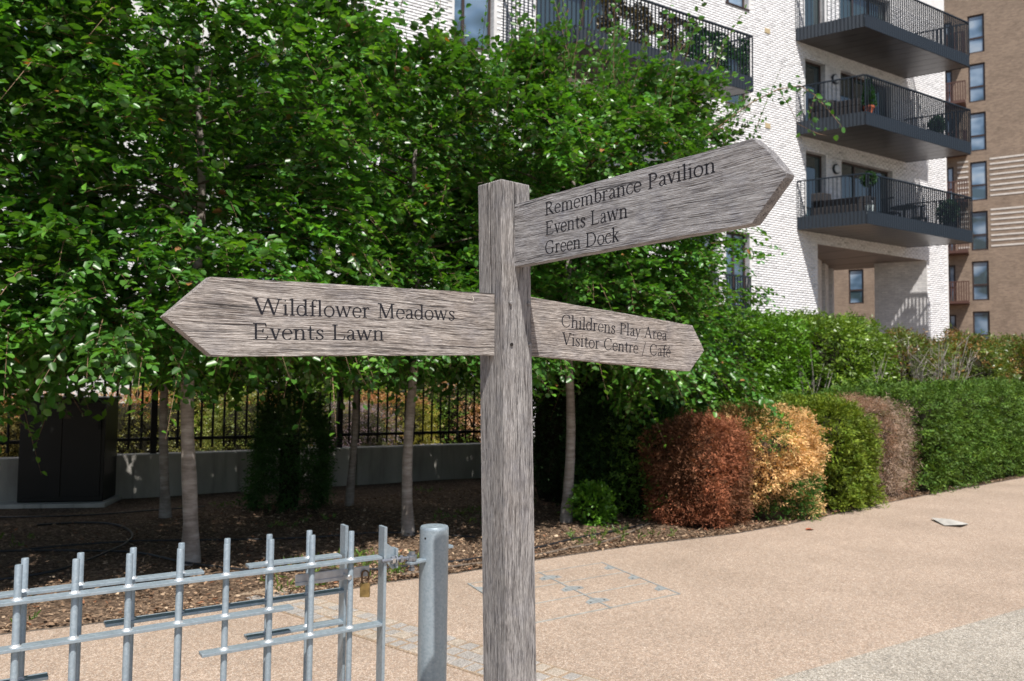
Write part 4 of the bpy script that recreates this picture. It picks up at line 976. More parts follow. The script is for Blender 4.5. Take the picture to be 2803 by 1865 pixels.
# big glossy hedge behind (laurel-like), three tall plants, then red-tipped shrubs
big = [((1740, 1000, 13.2), 1.5, 2.72, 'left end of the tall glossy green hedge below the white block', (.065, .185, .014), .25), ((1985, 1000, 14.6), 1.55, 2.82, 'middle of the tall glossy green hedge in front of the white wall', (.07, .19, .014), .25), ((2240, 1000, 16.2), 1.6, 2.85, 'right end of the tall glossy green hedge, thinner with grey stems', (.09, .19, .025), .35)]
for i, ((x, y, Y), rx, hh_, lb, cl_, hu_) in enumerate(big):
    p_ = at(x, y, Y); p_.z = 0
    shrub('tall_hedge_plant', lb, 'hedge', p_, rx, .95, hh_, 8000, .095, [cl_], M_HEDGE, 140+i, R(42), power=7, nl=6, length=.20, lw=.40, hue=hu_, group='tall glossy hedge', core=.84, drp=.15, lumps=.025, tuft=.05)
for i, ((x, y, Y), rx, hh_, lb) in enumerate((((2480, 1000, 18.5), 1.55, 2.62, 'red tipped green shrub behind the hedge at the right'), ((2640, 1000, 20.0), 1.5, 2.72, 'bronze and green shrub below the striped brown wall'), ((2800, 1000, 21.5), 1.5, 2.85, 'bronze tipped shrub at the right frame edge'))):
    p_ = at(x, y, Y); p_.z = 0
    shrub('red_tipped_shrub', lb, 'shrub', p_, rx, .9, hh_, 5000, .095, [(.08, .14, .03), (.17, .12, .045)], M_HEDGE, 150+i, R(42), power=3.2, nl=6, length=.2, lw=.38, hue=.3, group='red tipped shrubs', patch=lambda P, f: (f > .55-.4*np.clip(P[:, 2]-2.0, 0, 1)), lumps=.07)
# bare grey twigs between hedge and red shrubs
p_ = at(2545, 1050, 17.2); p_.z = 0; t = thing('bare_shrub', 'leafless pale grey shrub between the tall hedge and the red tipped shrubs', 'shrub', p_); m = MB(); rs = random.Random(5)
for k in range(70):
    a = rs.uniform(0, 6.28); sp_ = rs.uniform(.1, .8); q0 = p_+Vector((math.cos(a)*.15, math.sin(a)*.15, .0)); h_ = rs.uniform(1.7, 2.8)
    q1 = q0+Vector((math.cos(a)*sp_*.4, math.sin(a)*sp_*.4, h_*.5)); q2 = q0+Vector((math.cos(a)*sp_, math.sin(a)*sp_, h_)); m.tube([q0, q1, q2], [.016, .010, .003], 4)
    for _ in range(3):
        f = rs.uniform(.3, .9); qa = q1.lerp(q2, f); m.tube([qa, qa+Vector((rs.uniform(-.3, .3), rs.uniform(-.3, .3), rs.uniform(.1, .4)))], [.006, .002], 4)
m.build('stems', M_GREYTWIG, t)
for i, (x, Y) in enumerate(((2375, 15.4), (2190, 14.6))):
    p_ = at(x, 1000, Y); p_.z = 0; m = MB(); t = thing('bare_shrub', ('pale grey stems showing on the right part of the tall hedge', 'few pale grey stems in the middle of the tall hedge')[i], 'shrub', p_)
    for k in range(18):
        q0 = p_+Vector((rs.uniform(-.3, .3), rs.uniform(-.1, .1), .9)); q1 = q0+Vector((rs.uniform(-.5, .5), rs.uniform(-.1, .1), rs.uniform(.7, 1.5))); m.tube([q0, q0.lerp(q1, .5)+Vector((.03, 0, .05)), q1], [.014, .009, .003], 4)
    m.build('stems', M_GREYTWIG, t)
# conical dark yew in front of the wall
p_ = ground(790, 1392); shrub('dark_yew', 'dark upright yew bush in deep shade under the left blade', 'shrub', p_, .40, .40, 1.40, 3600, .06, [(.034, .10, .024)], M_NEEDLE, 160, 0, power=2.2, nl=7, length=.17, lw=.3, core=.30, lumps=.2, tuft=.12)
# small bright green shrub by the third trunk
p_ = ground(1628, 1432); shrub('small_shrub', 'small bright green leafy shrub at the foot of the tree right of the signpost', 'shrub', p_+Vector((-.05, -.1, 0)), .20, .20, .40, 260, .055, [(.09, .24, .02)], M_HEDGE, 161, 0, power=2, nl=6, length=.13, lw=.6, core=.45, z0=0)
# planting behind the fence
def low(name, lb, cat, x, y, Y, rx, h_, col, col2, seed, size=.05, lw=.3, n=2600, mat=None, ry=.5, frac=.3, power=2.5):
    p_ = at(x, y, Y); p_.z = .35
    return shrub(name, lb, cat, p_, rx, ry, h_, n, size, [col, col2], mat or M_HEDGE, seed, math.atan2(fd.y, fd.x), power=power, nl=6, length=.18, lw=lw, patch=lambda P, f: f > frac+(1.1*(P[:, 2] < .35+h_*.78) if 'orange' in name else 0), hue=.35, group='planting behind the fence', drp=.1)
OR, GR, PU, DG = (.33, .19, .11), (.10, .22, .035), (.23, .21, .31), (.06, .14, .03)
low('orange_perennial', 'orange flowering clump behind the fence at the left frame edge', 'plant', 60, 1120, 12.0, .9, .95, (.16, .17, .06), OR, 170, frac=-.3)
low('orange_perennial', 'orange and pink clump behind the fence right of the cabinet', 'plant', 380, 1120, 13.2, 1.1, .95, (.15, .19, .06), OR, 171, frac=-.25)
low('green_shrub', 'light green shrub behind the fence above the dark yew', 'shrub', 640, 1100, 14.3, .9, 1.75, GR, (.16, .28, .03), 172, .07, .5)
low('orange_perennial', 'orange tipped clump behind the fence beside the dark yew', 'plant', 730, 1120, 13.6, .9, .95, (.13, .19, .05), OR, 173, frac=-.1)
low('lavender', 'grey purple lavender clump behind the fence between the two trunks', 'plant', 960, 1130, 14.2, .8, .75, PU, (.10, .14, .06), 174, .05, .15)
low('orange_perennial', 'yellow green clump with orange tips behind the fence left of the pale trunk', 'plant', 1060, 1130, 15.0, .9, .95, (.20, .24, .05), OR, 175)
low('box_hedge', 'clipped bright green hedge behind the fence left of the signpost', 'hedge', 1000, 1100, 16.0, 1.7, 1.35, GR, (.14, .27, .03), 176, .06, .5, 5200)
low('box_hedge', 'leggy green hedge behind the fence next to the signpost', 'hedge', 1260, 1100, 16.4, 1.3, 1.3, (.09, .2, .035), (.40, .30, .22), 177, .06, .4, 4200)
low('green_shrub', 'light green shrub behind the fence under the left blade tip', 'shrub', 520, 1100, 15.2, .9, 1.5, (.16, .27, .04), DG, 178, .07, .5)
low('orange_perennial', 'orange clump low behind the fence far left of the cabinet', 'plant', -60, 1120, 11.6, .8, .9, (.17, .18, .07), OR, 179, frac=-.3)
p_ = at(1050, 1100, 15); 
# ------------------------------------------------------------------ litter on the soil, weeds, hoses
n = 34000; rs = np.random.RandomState(300); i0 = rs.randint(6, len(ed)-14, n); f = rs.rand(n)
E = np.array([tuple(p) for p in ed]); base = E[i0]*(1-f[:, None])+E[i0+1]*f[:, None]; offd = rs.rand(n)**1.6*4.2+.01
P0 = base+offd[:, None]*np.array(nrm); P0[:, 2] = .018+rs.rand(n)*.022
P0 = P0[(P0[:, 1] < 16)]; n = len(P0)
pal = np.array([(.30, .20, .13), (.21, .135, .085), (.42, .30, .20), (.12, .08, .055), (.52, .39, .27), (.28, .13, .07)]); cc = pal[rs.choice(6, n, p=[.3, .22, .16, .2, .07, .05])]*rs.uniform(.7, 1.25, (n, 1))
dirs = rs.normal(size=(n, 3))*np.array([1, 1, .18]); nm = rs.normal(size=(n, 3))*.45+np.array([0, 0, 1])
V, q, k = leafset(P0, dirs, nm, rs.uniform(.014, .050, n), rs.choice([.15, .25, .5], n), cc)
o = np_mesh('bark_mulch', V, q, k, M_LITTER); tag(o, 'dry wood chips and fallen leaves scattered over the bed', 'mulch', kind='stuff')
n = 2600; i0 = rs.randint(6, len(ed)-14, n); cl = Field(5, 2.2); base = E[i0]+rs.rand(n, 1)*(E[i0+1]-E[i0]); P0 = base+(rs.rand(n)**1.1*4.5+.05)[:, None]*np.array(nrm); P0[:, 2] = .02
P0 = P0[(cl(P0) > .35) & (P0[:, 1] < 13)]; n = len(P0)
V, q, k, _ = sprays(rs, P0, rs.normal(size=(n, 3))*.5+np.array([0, 0, 1.2]), .07, 5, .055, .22, (.06, .14, .025), .3, .5, .5, 0, .9, .5)
o = np_mesh('weeds', V, q, k, M_HEDGE); tag(o, 'small green weeds and grass tufts growing in the mulch', 'weeds', kind='stuff')
def smooth_path(pts, sub=8):
    out = []
    for i in range(len(pts)-1):
        a, b_, c_, d_ = pts[max(i-1, 0)], pts[i], pts[i+1], pts[min(i+2, len(pts)-1)]
        for k in range(sub):
            t = k/sub; out.append(.5*((2*b_)+(c_-a)*t+(2*a-5*b_+4*c_-d_)*t*t+(-a+3*b_-3*c_+d_)*t**3))
    out.append(pts[-1]); return out
def hose(px, lb, mat, r=.011):
    pts = [ground(x, y)+Vector((0, 0, .035)) for x, y in px]; MBh = MB().tube(smooth_path(pts), r, 8)
    o = MBh.build('irrigation_hose', mat, None, pts[0], smooth=True); tag(o, lb, 'hose', 'irrigation hoses on the bed')
hose([(-300, 1545), (0, 1520), (280, 1519), (386, 1525), (505, 1551), (594, 1563), (720, 1574), (1000, 1570), (1083, 1564), (1250, 1547), (1323, 1536), (1479, 1507), (1568, 1485), (1664, 1466), (1778, 1442)], 'long black pipe running along the bed to the rust red yew', M_HOSE)
hose([(1100, 1586), (1250, 1561), (1323, 1552), (1479, 1528), (1568, 1509), (1648, 1494), (1711, 1472), (1778, 1442)], 'dusty brown pipe lying nearest the path edge', M_HOSE2)
hose([(101, 1446), (208, 1440), (297, 1442), (345, 1456), (362, 1476), (340, 1500), (306, 1516), (238, 1545), (148, 1575), (0, 1599), (-200, 1620)], 'black pipe curling in a loop in front of the cabinet', M_HOSE)
hose([(60, 1516), (178, 1504), (356, 1492), (487, 1489), (700, 1486), (866, 1480), (1021, 1468), (1145, 1470), (1300, 1480)], 'black pipe passing behind the pale trunks', M_HOSE, .009)
hose([(-100, 1425), (60, 1424), (250, 1418), (420, 1405), (560, 1395)], 'black pipe close to the plinth of the cabinet', M_HOSE, .009)
# litter on the path
g_ = ground(2590, 1431); m = MB(); m.add([ground(2548, 1424)+Z*.03, ground(2600, 1424)+Z*.012, ground(2652, 1437)+Z*.012, ground(2634, 1445)+Z*.035, ground(2585, 1441)+Z*.012, ground(2600, 1433)+Z*.045], [(0, 1, 5), (1, 2, 5), (2, 3, 5), (3, 4, 5), (4, 0, 5)])
o = m.build('paper_sheet', M_PAPER, None, g_); sm = o.modifiers.new('s', 'SOLIDIFY'); sm.thickness = .002; tag(o, 'crumpled white paper lying on the path at the right', 'litter')
for (x, y, lb, cl_, sz) in ((2205, 1452, 'red brown dead leaf on the path in front of the hedge', (.34, .10, .05), .10), (2612, 1337, 'white scrap at the foot of the dark green hedge', (.7, .68, .64), .16), (1180, 1652, 'dark damp leaf on the path beside the steel post', (.12, .08, .05), .05)):
    p_ = ground(x, y); V, q, k = leafset(np.array([tuple(p_+Z*.008)]), np.array([(1., .15, .05)]), np.array([(0, 0, 1.)]), np.array([sz]), .6, np.array([cl_])); o = np_mesh('fallen_scrap', V, q, k, M_LITTER, None, p_); o.location = p_; tag(o, lb, 'litter')
# ------------------------------------------------------------------ galvanised gate
bc = at(1188, 1500, 3.19); bc.z = 0
gd = Vector((.829, .559, 0)).normalized(); gn = Vector((gd.y, -gd.x, 0))       # towards the camera
bol = thing('gate_post', 'round galvanised steel post with flat cap holding the gate hinge', 'gate post', bc)
ztp = at(1188, 1440, 3.19).z; r_ = .0572
MB().lathe(bc, [(r_, 0), (r_, ztp-.012), (r_*.985, ztp-.006), (r_*.93, ztp), (r_*.5, ztp+.002)], 40).build('tube', M_STEEL, bol, smooth=True)
fz = (EYE-bc); fz.z = 0; fz.normalize(); lf = Vector((-fz.y, fz.x, 0)); lf = -lf if lf.x > 0 else lf
hp = (fz*.80+lf*.60).normalized(); zh = at(1163, 1473, 3.15).z
MB().lathe(bc+hp*(r_-.001)+Vector((0, 0, zh)), [(.0042, 0), (.0042, .0016)], 12, hp).build('drain_hole', M_HOLESHADE, bol)
def gate(off, mat, bars, tops, rails, stile, name, label, rz):
    P0 = bc-gn*off
    t = thing(name, label, 'gate', P0+Vector((0, 0, 0)), 'galvanised gate leaves')
    T = lambda x, y: (lambda p: ((p-P0).dot(gd), p.z))(hit(x, y, P0, gn))
    ztops = [T(x, y)[1] for x, y in zip(bars, tops)]; zt = sum(ztops)/len(ztops); print(name, 'bar tops', [round(z, 3) for z in ztops])
    ts = [T(x, y)[0] for x, y in zip(bars, tops)]; print('t', [round(x, 3) for x in ts])
    extra = [ts[0]-.155*k for k in (1, 2, 3)]
    for tt_ in ts+extra:
        MB().lathe(P0+gd*tt_+Vector((0, 0, .08)), [(.0105, 0), (.0105, zt-.082), (.0095, zt-.08)], 14).build('bar', mat, t, smooth=True)
    lvl = {}
    for (key, xa, ya, xb, yb) in rails:
        ta, za = T(xa, ya); tb, zb = T(xb, yb); print('rail', key, round(ta, 2), round(za, 3), round(tb, 2), round(zb, 3))
        z = lvl.setdefault(key[:2], (za+zb)/2)
        if xa <= 0: ta -= .6
        MB().box(P0+gd*ta+gn*.024+Vector((0, 0, z-.005)), gd*(tb-ta), -gn*.048, (0, 0, .010)).build('rail', mat, t, bevel=.0015)
        for tt_ in ts:
            if ta < tt_ < tb:
                MB().lathe(P0+gd*tt_+Vector((0, 0, z+.005)), [(.017, 0), (.0125, .003), (.0108, .008)], 10).build('weld_bead', M_WELD, t, smooth=True)
    tsx, _ = T(stile, 1430 if off < .01 else 1435)
    MB().box(P0+gd*(tsx-.006)+gn*.026+Vector((0, 0, .08)), gd*.012, -gn*.052, (0, 0, rz-.08)).build('stile', mat, t, bevel=.0015)
    for z_ in (.16, .38): MB().box(P0+gd*(ts[0]-1.0)+gn*.024+Vector((0, 0, z_)), gd*(tsx-ts[0]+1.0-.008), -gn*.048, (0, 0, .010)).build('rail', mat, t)
    return t, T, P0, zt
fb_x = [51.4, 208.8, 355.5, 494, 622, 742.8, 855.7, 962.4]; fb_y = [1400+500/3.367, 1400+447/3.367, 1400+395/3.367, 1400+345/3.367, 1400+300/3.367, 1380+308/3.233, 1380+268/3.233, 1380+230/3.233]
zst = hit(1050, 1380+195/3.233, bc, gn).z
gf, TF, PF, ztf = gate(0, M_STEEL, fb_x, fb_y, [('F1', 0, 1656, 1040, 1522), ('F2', 0, 1783, 798, 1660), ('F3', 548, 1795, 1040, 1704)], 1049, 'steel_gate', 'galvanised bar gate leaf hinged on the round steel post', zst)
rb_x = [68.9, 221.3, 365.3, 497.5, 622.8, 738, 847.3]; rb_y = [1400+440/3.367, 1400+390/3.367, 1400+340/3.367, 1400+290/3.367, 1400+250/3.367, 1380+262/3.233, 1380+223/3.233]
PR0 = bc-gn*.075
zst2 = hit(942, 1380+185/3.233, PR0, gn).z
gr, TR_, PRr, ztr = gate(.075, M_STEEL2, rb_x, rb_y, [('R1', 0, 1630, 555, 1564), ('R1b', 677, 1549, 930, 1514), ('R2', 286, 1713, 938, 1612), ('R3', 672, 1748, 936, 1697), ('R4', 0, 1870, 131, 1852)], 943, 'steel_gate', 'galvanised bar gate leaf folded behind, carrying the latch plate', zst2)
# hinge parts (children of the front leaf)
def GP(x, y, P0, back=0): 
    p = hit(x, y, P0, gn); return p
zhg = GP(1085, 1520, PF).z; stx = TF(1049, 1430)[0]
hp0 = PF+gd*(stx+.006)+Vector((0, 0, 0))
pl = MB(); q = [(-0, .045), (.012, .048), (.048, .020), (.048, -.045), (.036, -.052), (0, -.012)]
V = [hp0+gd*a+Vector((0, 0, zhg+b_))+gn*.005 for a, b_ in q]+[hp0+gd*a+Vector((0, 0, zhg+b_))-gn*.005 for a, b_ in q]; n = len(q)
pl.add(V, [tuple(range(n)), tuple(range(n, 2*n))[::-1]]+[(i, (i+1) % n, (i+1) % n+n, i+n) for i in range(n)]); 
pl.build('hinge_plate', M_STEEL, gf, bevel=.0015)
MB().box(hp0+gd*.040+gn*.022+Vector((0, 0, zhg-.045)), gd*.010, -gn*.044, (0, 0, .075)).build('hinge_flange', M_STEEL, gf, bevel=.003)
zr = zhg-.010
MB().tube([hp0+gd*-.022+gn*.028+Vector((0, 0, zr)), hp0+gd*.095+gn*.028+Vector((0, 0, zr+.001))], .0072, 14).build('threaded_rod', M_BOLT, gf, smooth=True)
MB().lathe(hp0+gd*.018+gn*.028+Vector((0, 0, zr)), [(.0145, 0), (.0145, .012)], 6, gd).build('nut', M_BRIGHT, gf); MB().lathe(hp0+gd*.034+gn*.028+Vector((0, 0, zr)), [(.018, 0), (.018, .003)], 16, gd).build('washer', M_BRIGHT, gf); MB().lathe(hp0+gd*.052+gn*.028+Vector((0, 0, zr)), [(.0145, 0), (.0145, .011)], 6, gd).build('nut', M_BOLT, gf)
ey_ = hp0+gd*.104+gn*.028
MB().lathe(ey_+Vector((0, 0, zr-.011)), [(.018, 0), (.019, .003), (.019, .019), (.018, .022)], 20).build('hinge_eye', M_BOLT, gf, smooth=True)
# bracket on the post
br_ = ey_; bt = (bc-br_); bt.z = 0; bl = bt.length; btn = bt.normalized(); bs = Vector((-btn.y, btn.x, 0))
MB().box(br_-btn*.02-bs*.017+Vector((0, 0, zr-.024)), btn*(bl-r_+.03), bs*.034, (0, 0, .011)).build('bracket', M_STEEL, bol, bevel=.003)
MB().lathe(br_+Vector((0, 0, zr+.012)), [(.0135, 0), (.0135, .010)], 6).build('bolt_head', M_BOLT, bol); MB().lathe(br_+Vector((0, 0, zr-.048)), [(.013, 0), (.013, .011), (.009, .012), (.009, .024)], 6).build('bolt_nut', M_BOLT, bol)
MB().box(bc+gd*(r_-.004)-gn*.05+Vector((0, 0, zr+.006)), gd*.045, gn*.035, (0, 0, .012)).build('rear_bracket', M_STEEL, bol, bevel=.003)
# latch plate on the rear leaf, padlock
ta, za = TR_(800, 1582); tb, zb = TR_(1002, 1560); zl = (za+zb)/2
lo = PRr+gn*.034
lat = MB().box(lo+gd*ta+Vector((0, 0, zl-.020)), gd*(tb-ta), -gn*.006, (0, 0, .040)).build('latch_plate', M_LATCH, gr, bevel=.003); lat['_org'] = list(gr.location)
MB().box(lo+gd*ta+gn*.0005+Vector((0, 0, zl-.020)), gd*(tb-ta)*.72, gn*.003, (0, 0, .012)).build('plate_lip', M_LATCH, lat, bevel=.001)
tp, _ = TR_(933, 1575); pn = lo+gd*tp+Vector((0, 0, zl-.002))
MB().lathe(pn, [(.007, 0), (.007, .036), (.0098, .037), (.0098, .052), (.008, .054)], 16, gn).build('latch_pin', M_BRIGHT, lat, smooth=True)
tk, _ = TR_(986, 1600); pk = lo+gd*tk+gn*.012+Vector((0, 0, zl))
pad = thing('padlock', 'small aged brass padlock hanging from the latch plate', 'padlock', pk-Vector((0, 0, .09)))
a_ = (gd*.8+gn*.6).normalized(); c_ = Vector((-a_.y, a_.x, 0))
MB().box(pk-a_*.0185-c_*.008+Vector((0, 0, -.092)), a_*.037, c_*.016, (0, 0, .052)).build('body', M_BRASS, pad, bevel=.002)
sp_ = [pk+a_*(.0125*math.cos(t_))+Vector((0, 0, -.008+.014*math.sin(t_))) for t_ in np.linspace(0, math.pi, 9)]
sp_ = [pk+a_*.0125+Vector((0, 0, -.043))]+sp_+[pk-a_*.0125+Vector((0, 0, -.043))]
MB().tube(sp_, .0036, 8).build('shackle', M_RUST, pad, smooth=True)
# ------------------------------------------------------------------ fingerpost
AZ = R(50); e1 = Vector((math.sin(AZ), math.cos(AZ), 0)); e2 = Vector((-math.cos(AZ), math.sin(AZ), 0)); nR = -e2.copy(); nL = -e1.copy()
WP_ = .118; Yp = 2.40
K0 = at(1379, 1100, Yp)                    # near arris of the post at mid height
lean = Vector((-.0245, .004, 1)).normalized()
zt_near = at(1375.5, 489, Yp).z; print('post top', zt_near)
root = bpy.data.objects.new('fingerpost', None); C.objects.link(root); root['label'] = 'weathered oak fingerpost with three pointed direction blades'; root['category'] = 'signpost'
kz = lambda z: K0+lean*((z-K0.z)/lean.z)
base = kz(0)+(e1+e2)*WP_/2; root.location = base
def noise1(x): return math.sin(x*3.1)+.5*math.sin(x*7.7+1)+.3*math.sin(x*17.3+2)
# post: lofted square section with a shake (split) in the left face
V = []; F = []; zs = [0, .3, .6, .9, 1.1, 1.3, 1.45, 1.55, 1.62, 1.70, 1.76, 1.80, 1.84, 1.88, 1.93, 1.99, 2.05, 2.10, 2.16, 2.22]
zs = [z for z in zs if z < zt_near-.03]+[zt_near-.004, zt_near]
ch = .004
for z in zs:
    c = kz(z); sh = .0035*noise1(z*.9)
    dpt = .03 if z > 1.80 else (.0005)
    ins = .003 if z == zs[-1] else 0
    gw = .0036 if z > 1.80 else .0002
    sp_at = .056+.001*noise1(z*4)
    prof = [(ch, 0), (WP_-ch, 0), (WP_, ch), (WP_, WP_-ch), (WP_-ch, WP_), (ch, WP_), (0, WP_-ch)]
    pr2 = [(0, sp_at+gw), (dpt, sp_at), (0, sp_at-gw), (0, ch)]
    for (a, b_) in prof+pr2:
        a2 = min(max(a, ins), WP_-ins); b2 = min(max(b_, ins), WP_-ins)
        V.append(c+e1*(a2+sh*.25)+e2*(b2+sh*.25))
n = 11
F = [(i*n+j, i*n+(j+1) % n, (i+1)*n+(j+1) % n, (i+1)*n+j) for i in range(len(zs)-1) for j in range(n)]
F += [tuple(range(n))[::-1], tuple((len(zs)-1)*n+j for j in range(n))]
Rz = Matrix.Rotation(math.atan2(e1.y, e1.x), 3, 'Z')
def build_local(V, F, name, mat, origin, rot, parent):
    """mesh in its own rotated frame so that the grain follows the piece"""
    inv = rot.transposed(); me = bpy.data.meshes.new(name); me.from_pydata([inv @ (Vector(v)-origin) for v in V], [], F); me.update()
    bm = bmesh.new(); bm.from_mesh(me); bmesh.ops.recalc_face_normals(bm, faces=bm.faces); bm.to_mesh(me); bm.free()
    o = link(name, me, mat, parent); o.matrix_local = Matrix.Translation(origin-parent.location) @ rot.to_4x4(); return o
post = build_local(V, F, 'post', MW['post'], base, Rz, root)
# oak plugs / screw heads and a dark disc for a peg hole on the right face
def on_right(x, y): return hit(x, y, K0, nR)
for (x, y) in ((1250+481/3.229, 740+290/3.229), (1250+640/3.229, 740+295/3.229), (1250+648/3.229, 740+660/3.229)):
    p = on_right(x, y); MB().lathe(p-nR*.002, [(.0056, 0), (.0056, .0045), (.0045, .0055)], 14, nR).build('screw_head', M_RIVET, root, smooth=True)
p = on_right(1250+487/3.229, 740+656/3.229); MB().lathe(p-nR*.002, [(.0050, 0), (.0050, .0042)], 14, nR).build('peg_hole', M_HOLESHADE, root)
# --- blades
FONT = {}
def arc(cx, cy, rx, ry, a0, a1, tk=.085, tn=.035, rot=0):
    n = max(6, int(abs(a1-a0)/14)); out = []
    for k in range(n+1):
        a = R(a0+(a1-a0)*k/n); w_ = tn+(tk-tn)*abs(math.cos(a+rot))**1.4; out.append((cx+rx*math.cos(a), cy+ry*math.sin(a), w_))
    return out
def crv(*pts):
    """Catmull-Rom through (x,y,w)"""
    out = []; P = pts
    for i in range(len(P)-1):
        a, b_, c, d = P[max(i-1, 0)], P[i], P[i+1], P[min(i+2, len(P)-1)]
        for k in range(5):
            t = k/5; out.append(tuple(.5*(2*b_[j]+(c[j]-a[j])*t+(2*a[j]-5*b_[j]+4*c[j]-d[j])*t*t+(-a[j]+3*b_[j]-3*c[j]+d[j])*t**3) for j in range(3)))
    out.append(P[-1]); return out
TK, TN = .095, .054; XH = .665; AS = 1.04
def ln(x0, y0, x1, y1, w_=TK, w1=None): return [(x0, y0, w_), (x1, y1, w1 or w_)]
def srf(x, y, l=.10, r=.10): return [(x-l, y, TN), (x+r, y, TN)]
def flag(x, y): return [(x-.13, y-.045, TN*.9), (x+.03, y-.01, TN*1.3)]
def dot(x, y, r=.055): return [(x-r*.5, y, r*1.6), (x+r*.5, y, r*1.6)]
def stem(x, y0, y1, foot=True, fl=True):
    o = [ln(x, y0, x, y1)]
    if foot: o.append(srf(x, y0+.015, .12, .12))
    if fl: o.append(flag(x, y1))
    return o
FONT['o'] = (.56, [arc(.28, .33, .24, .345, 0, 360)])
FONT['c'] = (.47, [arc(.27, .33, .23, .345, 48, 325), dot(.42, .56, .05)])
FONT['e'] = (.50, [arc(.26, .33, .22, .345, 5, 322), ln(.05, .37, .47, .37, TN)])
FONT['\u00e9'] = (.50, FONT['e'][1]+[ln(.24, .78, .38, .98, TN, .07)])
FONT['a'] = (.50, [crv((.08, .50, .06), (.13, .62, .045), (.25, .67, .04), (.36, .58, .07), (.38, .42, TK), (.38, .14, TK), (.44, .02, .05), (.52, .03, .03)), crv((.38, .40, .03), (.20, .32, .05), (.07, .17, .08), (.16, .0, .05), (.30, .05, .035), (.38, .16, .03))])
FONT['d'] = (.58, [arc(.25, .33, .21, .345, 40, 325), crv((.41, .55, TN), (.46, .45, TN), (.47, .4, TN)), ln(.46, .02, .46, AS), flag(.46, AS), [(.46, .03, .04), (.58, .015, TN)], crv((.42, .14, TN), (.46, .2, TN), (.46, .25, TN))])
FONT['b'] = (.56, [ln(.12, .05, .12, AS), flag(.12, AS), arc(.30, .33, .21, .345, -150, 150)])
FONT['n'] = (.62, stem(.13, 0, XH)+[crv((.13, .48, TN), (.24, .63, .04), (.36, .66, .05), (.47, .57, .08), (.49, .42, TK), (.49, .0, TK)), srf(.49, .015, .12, .12)])
FONT['h'] = (.62, stem(.13, 0, AS)+FONT['n'][1][3:])
FONT['m'] = (.95, stem(.13, 0, XH)+[crv((.13, .48, TN), (.22, .63, .04), (.34, .66, .05), (.44, .57, .08), (.46, .42, TK), (.46, .0, TK)), srf(.46, .015, .10, .10), crv((.46, .48, TN), (.56, .63, .04), (.68, .66, .05), (.79, .57, .08), (.81, .42, TK), (.81, .0, TK)), srf(.81, .015, .12, .12)])
FONT['r'] = (.42, stem(.13, 0, XH)+[crv((.13, .46, TN), (.20, .60, .04), (.29, .665, .06), (.37, .62, .07)), dot(.36, .60, .05)])
FONT['i'] = (.28, stem(.14, 0, XH)+[dot(.13, .92, .06)])
FONT['l'] = (.29, stem(.14, 0, AS))
FONT['f'] = (.36, [crv((.42, .96, .07), (.33, 1.04, .045), (.21, .96, .06), (.18, .8, TK), (.18, .4, TK), (.18, 0, TK)), ln(.03, XH-.03, .36, XH-.03, TN*1.2), srf(.18, .015, .12, .12)])
FONT['t'] = (.38, [crv((.17, .88, .04), (.17, .7, TK), (.17, .3, TK), (.18, .08, .08), (.27, .0, .05), (.37, .08, .03)), ln(.02, XH-.03, .36, XH-.03, TN*1.2)])
FONT['s'] = (.42, [crv((.36, .53, .035), (.28, .64, .04), (.18, .66, .05), (.08, .54, .075), (.17, .39, .09), (.31, .28, .09), (.37, .15, .075), (.26, .01, .05), (.14, .01, .04), (.06, .13, .035)), ln(.36, .66, .37, .48, TN), ln(.05, .02, .05, .2, TN)])
FONT['v'] = (.52, [ln(.09, XH, .27, 0, TK), ln(.27, 0, .45, XH, TN), srf(.09, XH, .1, .09), srf(.45, XH, .09, .09)])
FONT['y'] = (.50, [ln(.09, XH, .27, .03, TK), crv((.45, XH, TN), (.34, .25, TN), (.22, -.08, TN), (.12, -.27, .04), (.05, -.26, .06)), srf(.09, XH, .1, .09), srf(.45, XH, .09, .09)])
FONT['w'] = (.86, [ln(.08, XH, .25, 0, TK), ln(.25, 0, .42, XH, TN), ln(.42, XH, .60, 0, TK), ln(.60, 0, .78, XH, TN), srf(.08, XH, .09, .08), srf(.78, XH, .09, .09), srf(.42, XH, .05, .05)])
FONT['k'] = (.56, stem(.13, 0, AS)+[ln(.13, .30, .42, XH, TN), ln(.24, .42, .46, .0, TK), srf(.43, XH, .1, .09), srf(.47, .015, .08, .09)])
FONT['W'] = (1.38, [ln(.14, 1, .45, 0, TK+.01), ln(.45, 0, .73, 1, TN), ln(.73, 1, 1.02, 0, TK+.01), ln(1.02, 0, 1.27, 1, TN), srf(.14, 1, .14, .14), srf(1.27, 1, .12, .12)])
FONT['V'] = (.84, [ln(.12, 1, .44, 0, TK+.01), ln(.44, 0, .72, 1, TN), srf(.12, 1, .13, .13), srf(.72, 1, .11, .12)])
FONT['A'] = (.86, [ln(.12, 0, .42, 1, TN), ln(.42, 1, .73, 0, TK+.01), ln(.22, .34, .62, .34, TN), srf(.12, .015, .11, .12), srf(.74, .015, .12, .11)])
FONT['E'] = (.78, [ln(.18, 0, .18, 1), srf(.18, .985, .13, .45), ln(.63, 1, .66, .80, TN), srf(.18, .015, .13, .47), crv((.62, .01, TN), (.69, .06, .04), (.73, .22, TN)), ln(.18, .53, .50, .53, TN), ln(.50, .43, .52, .66, TN)])
FONT['L'] = (.72, [ln(.18, 0, .18, 1), srf(.18, .985, .14, .14), srf(.18, .015, .13, .42), crv((.58, .01, TN), (.65, .07, .04), (.69, .25, TN))])
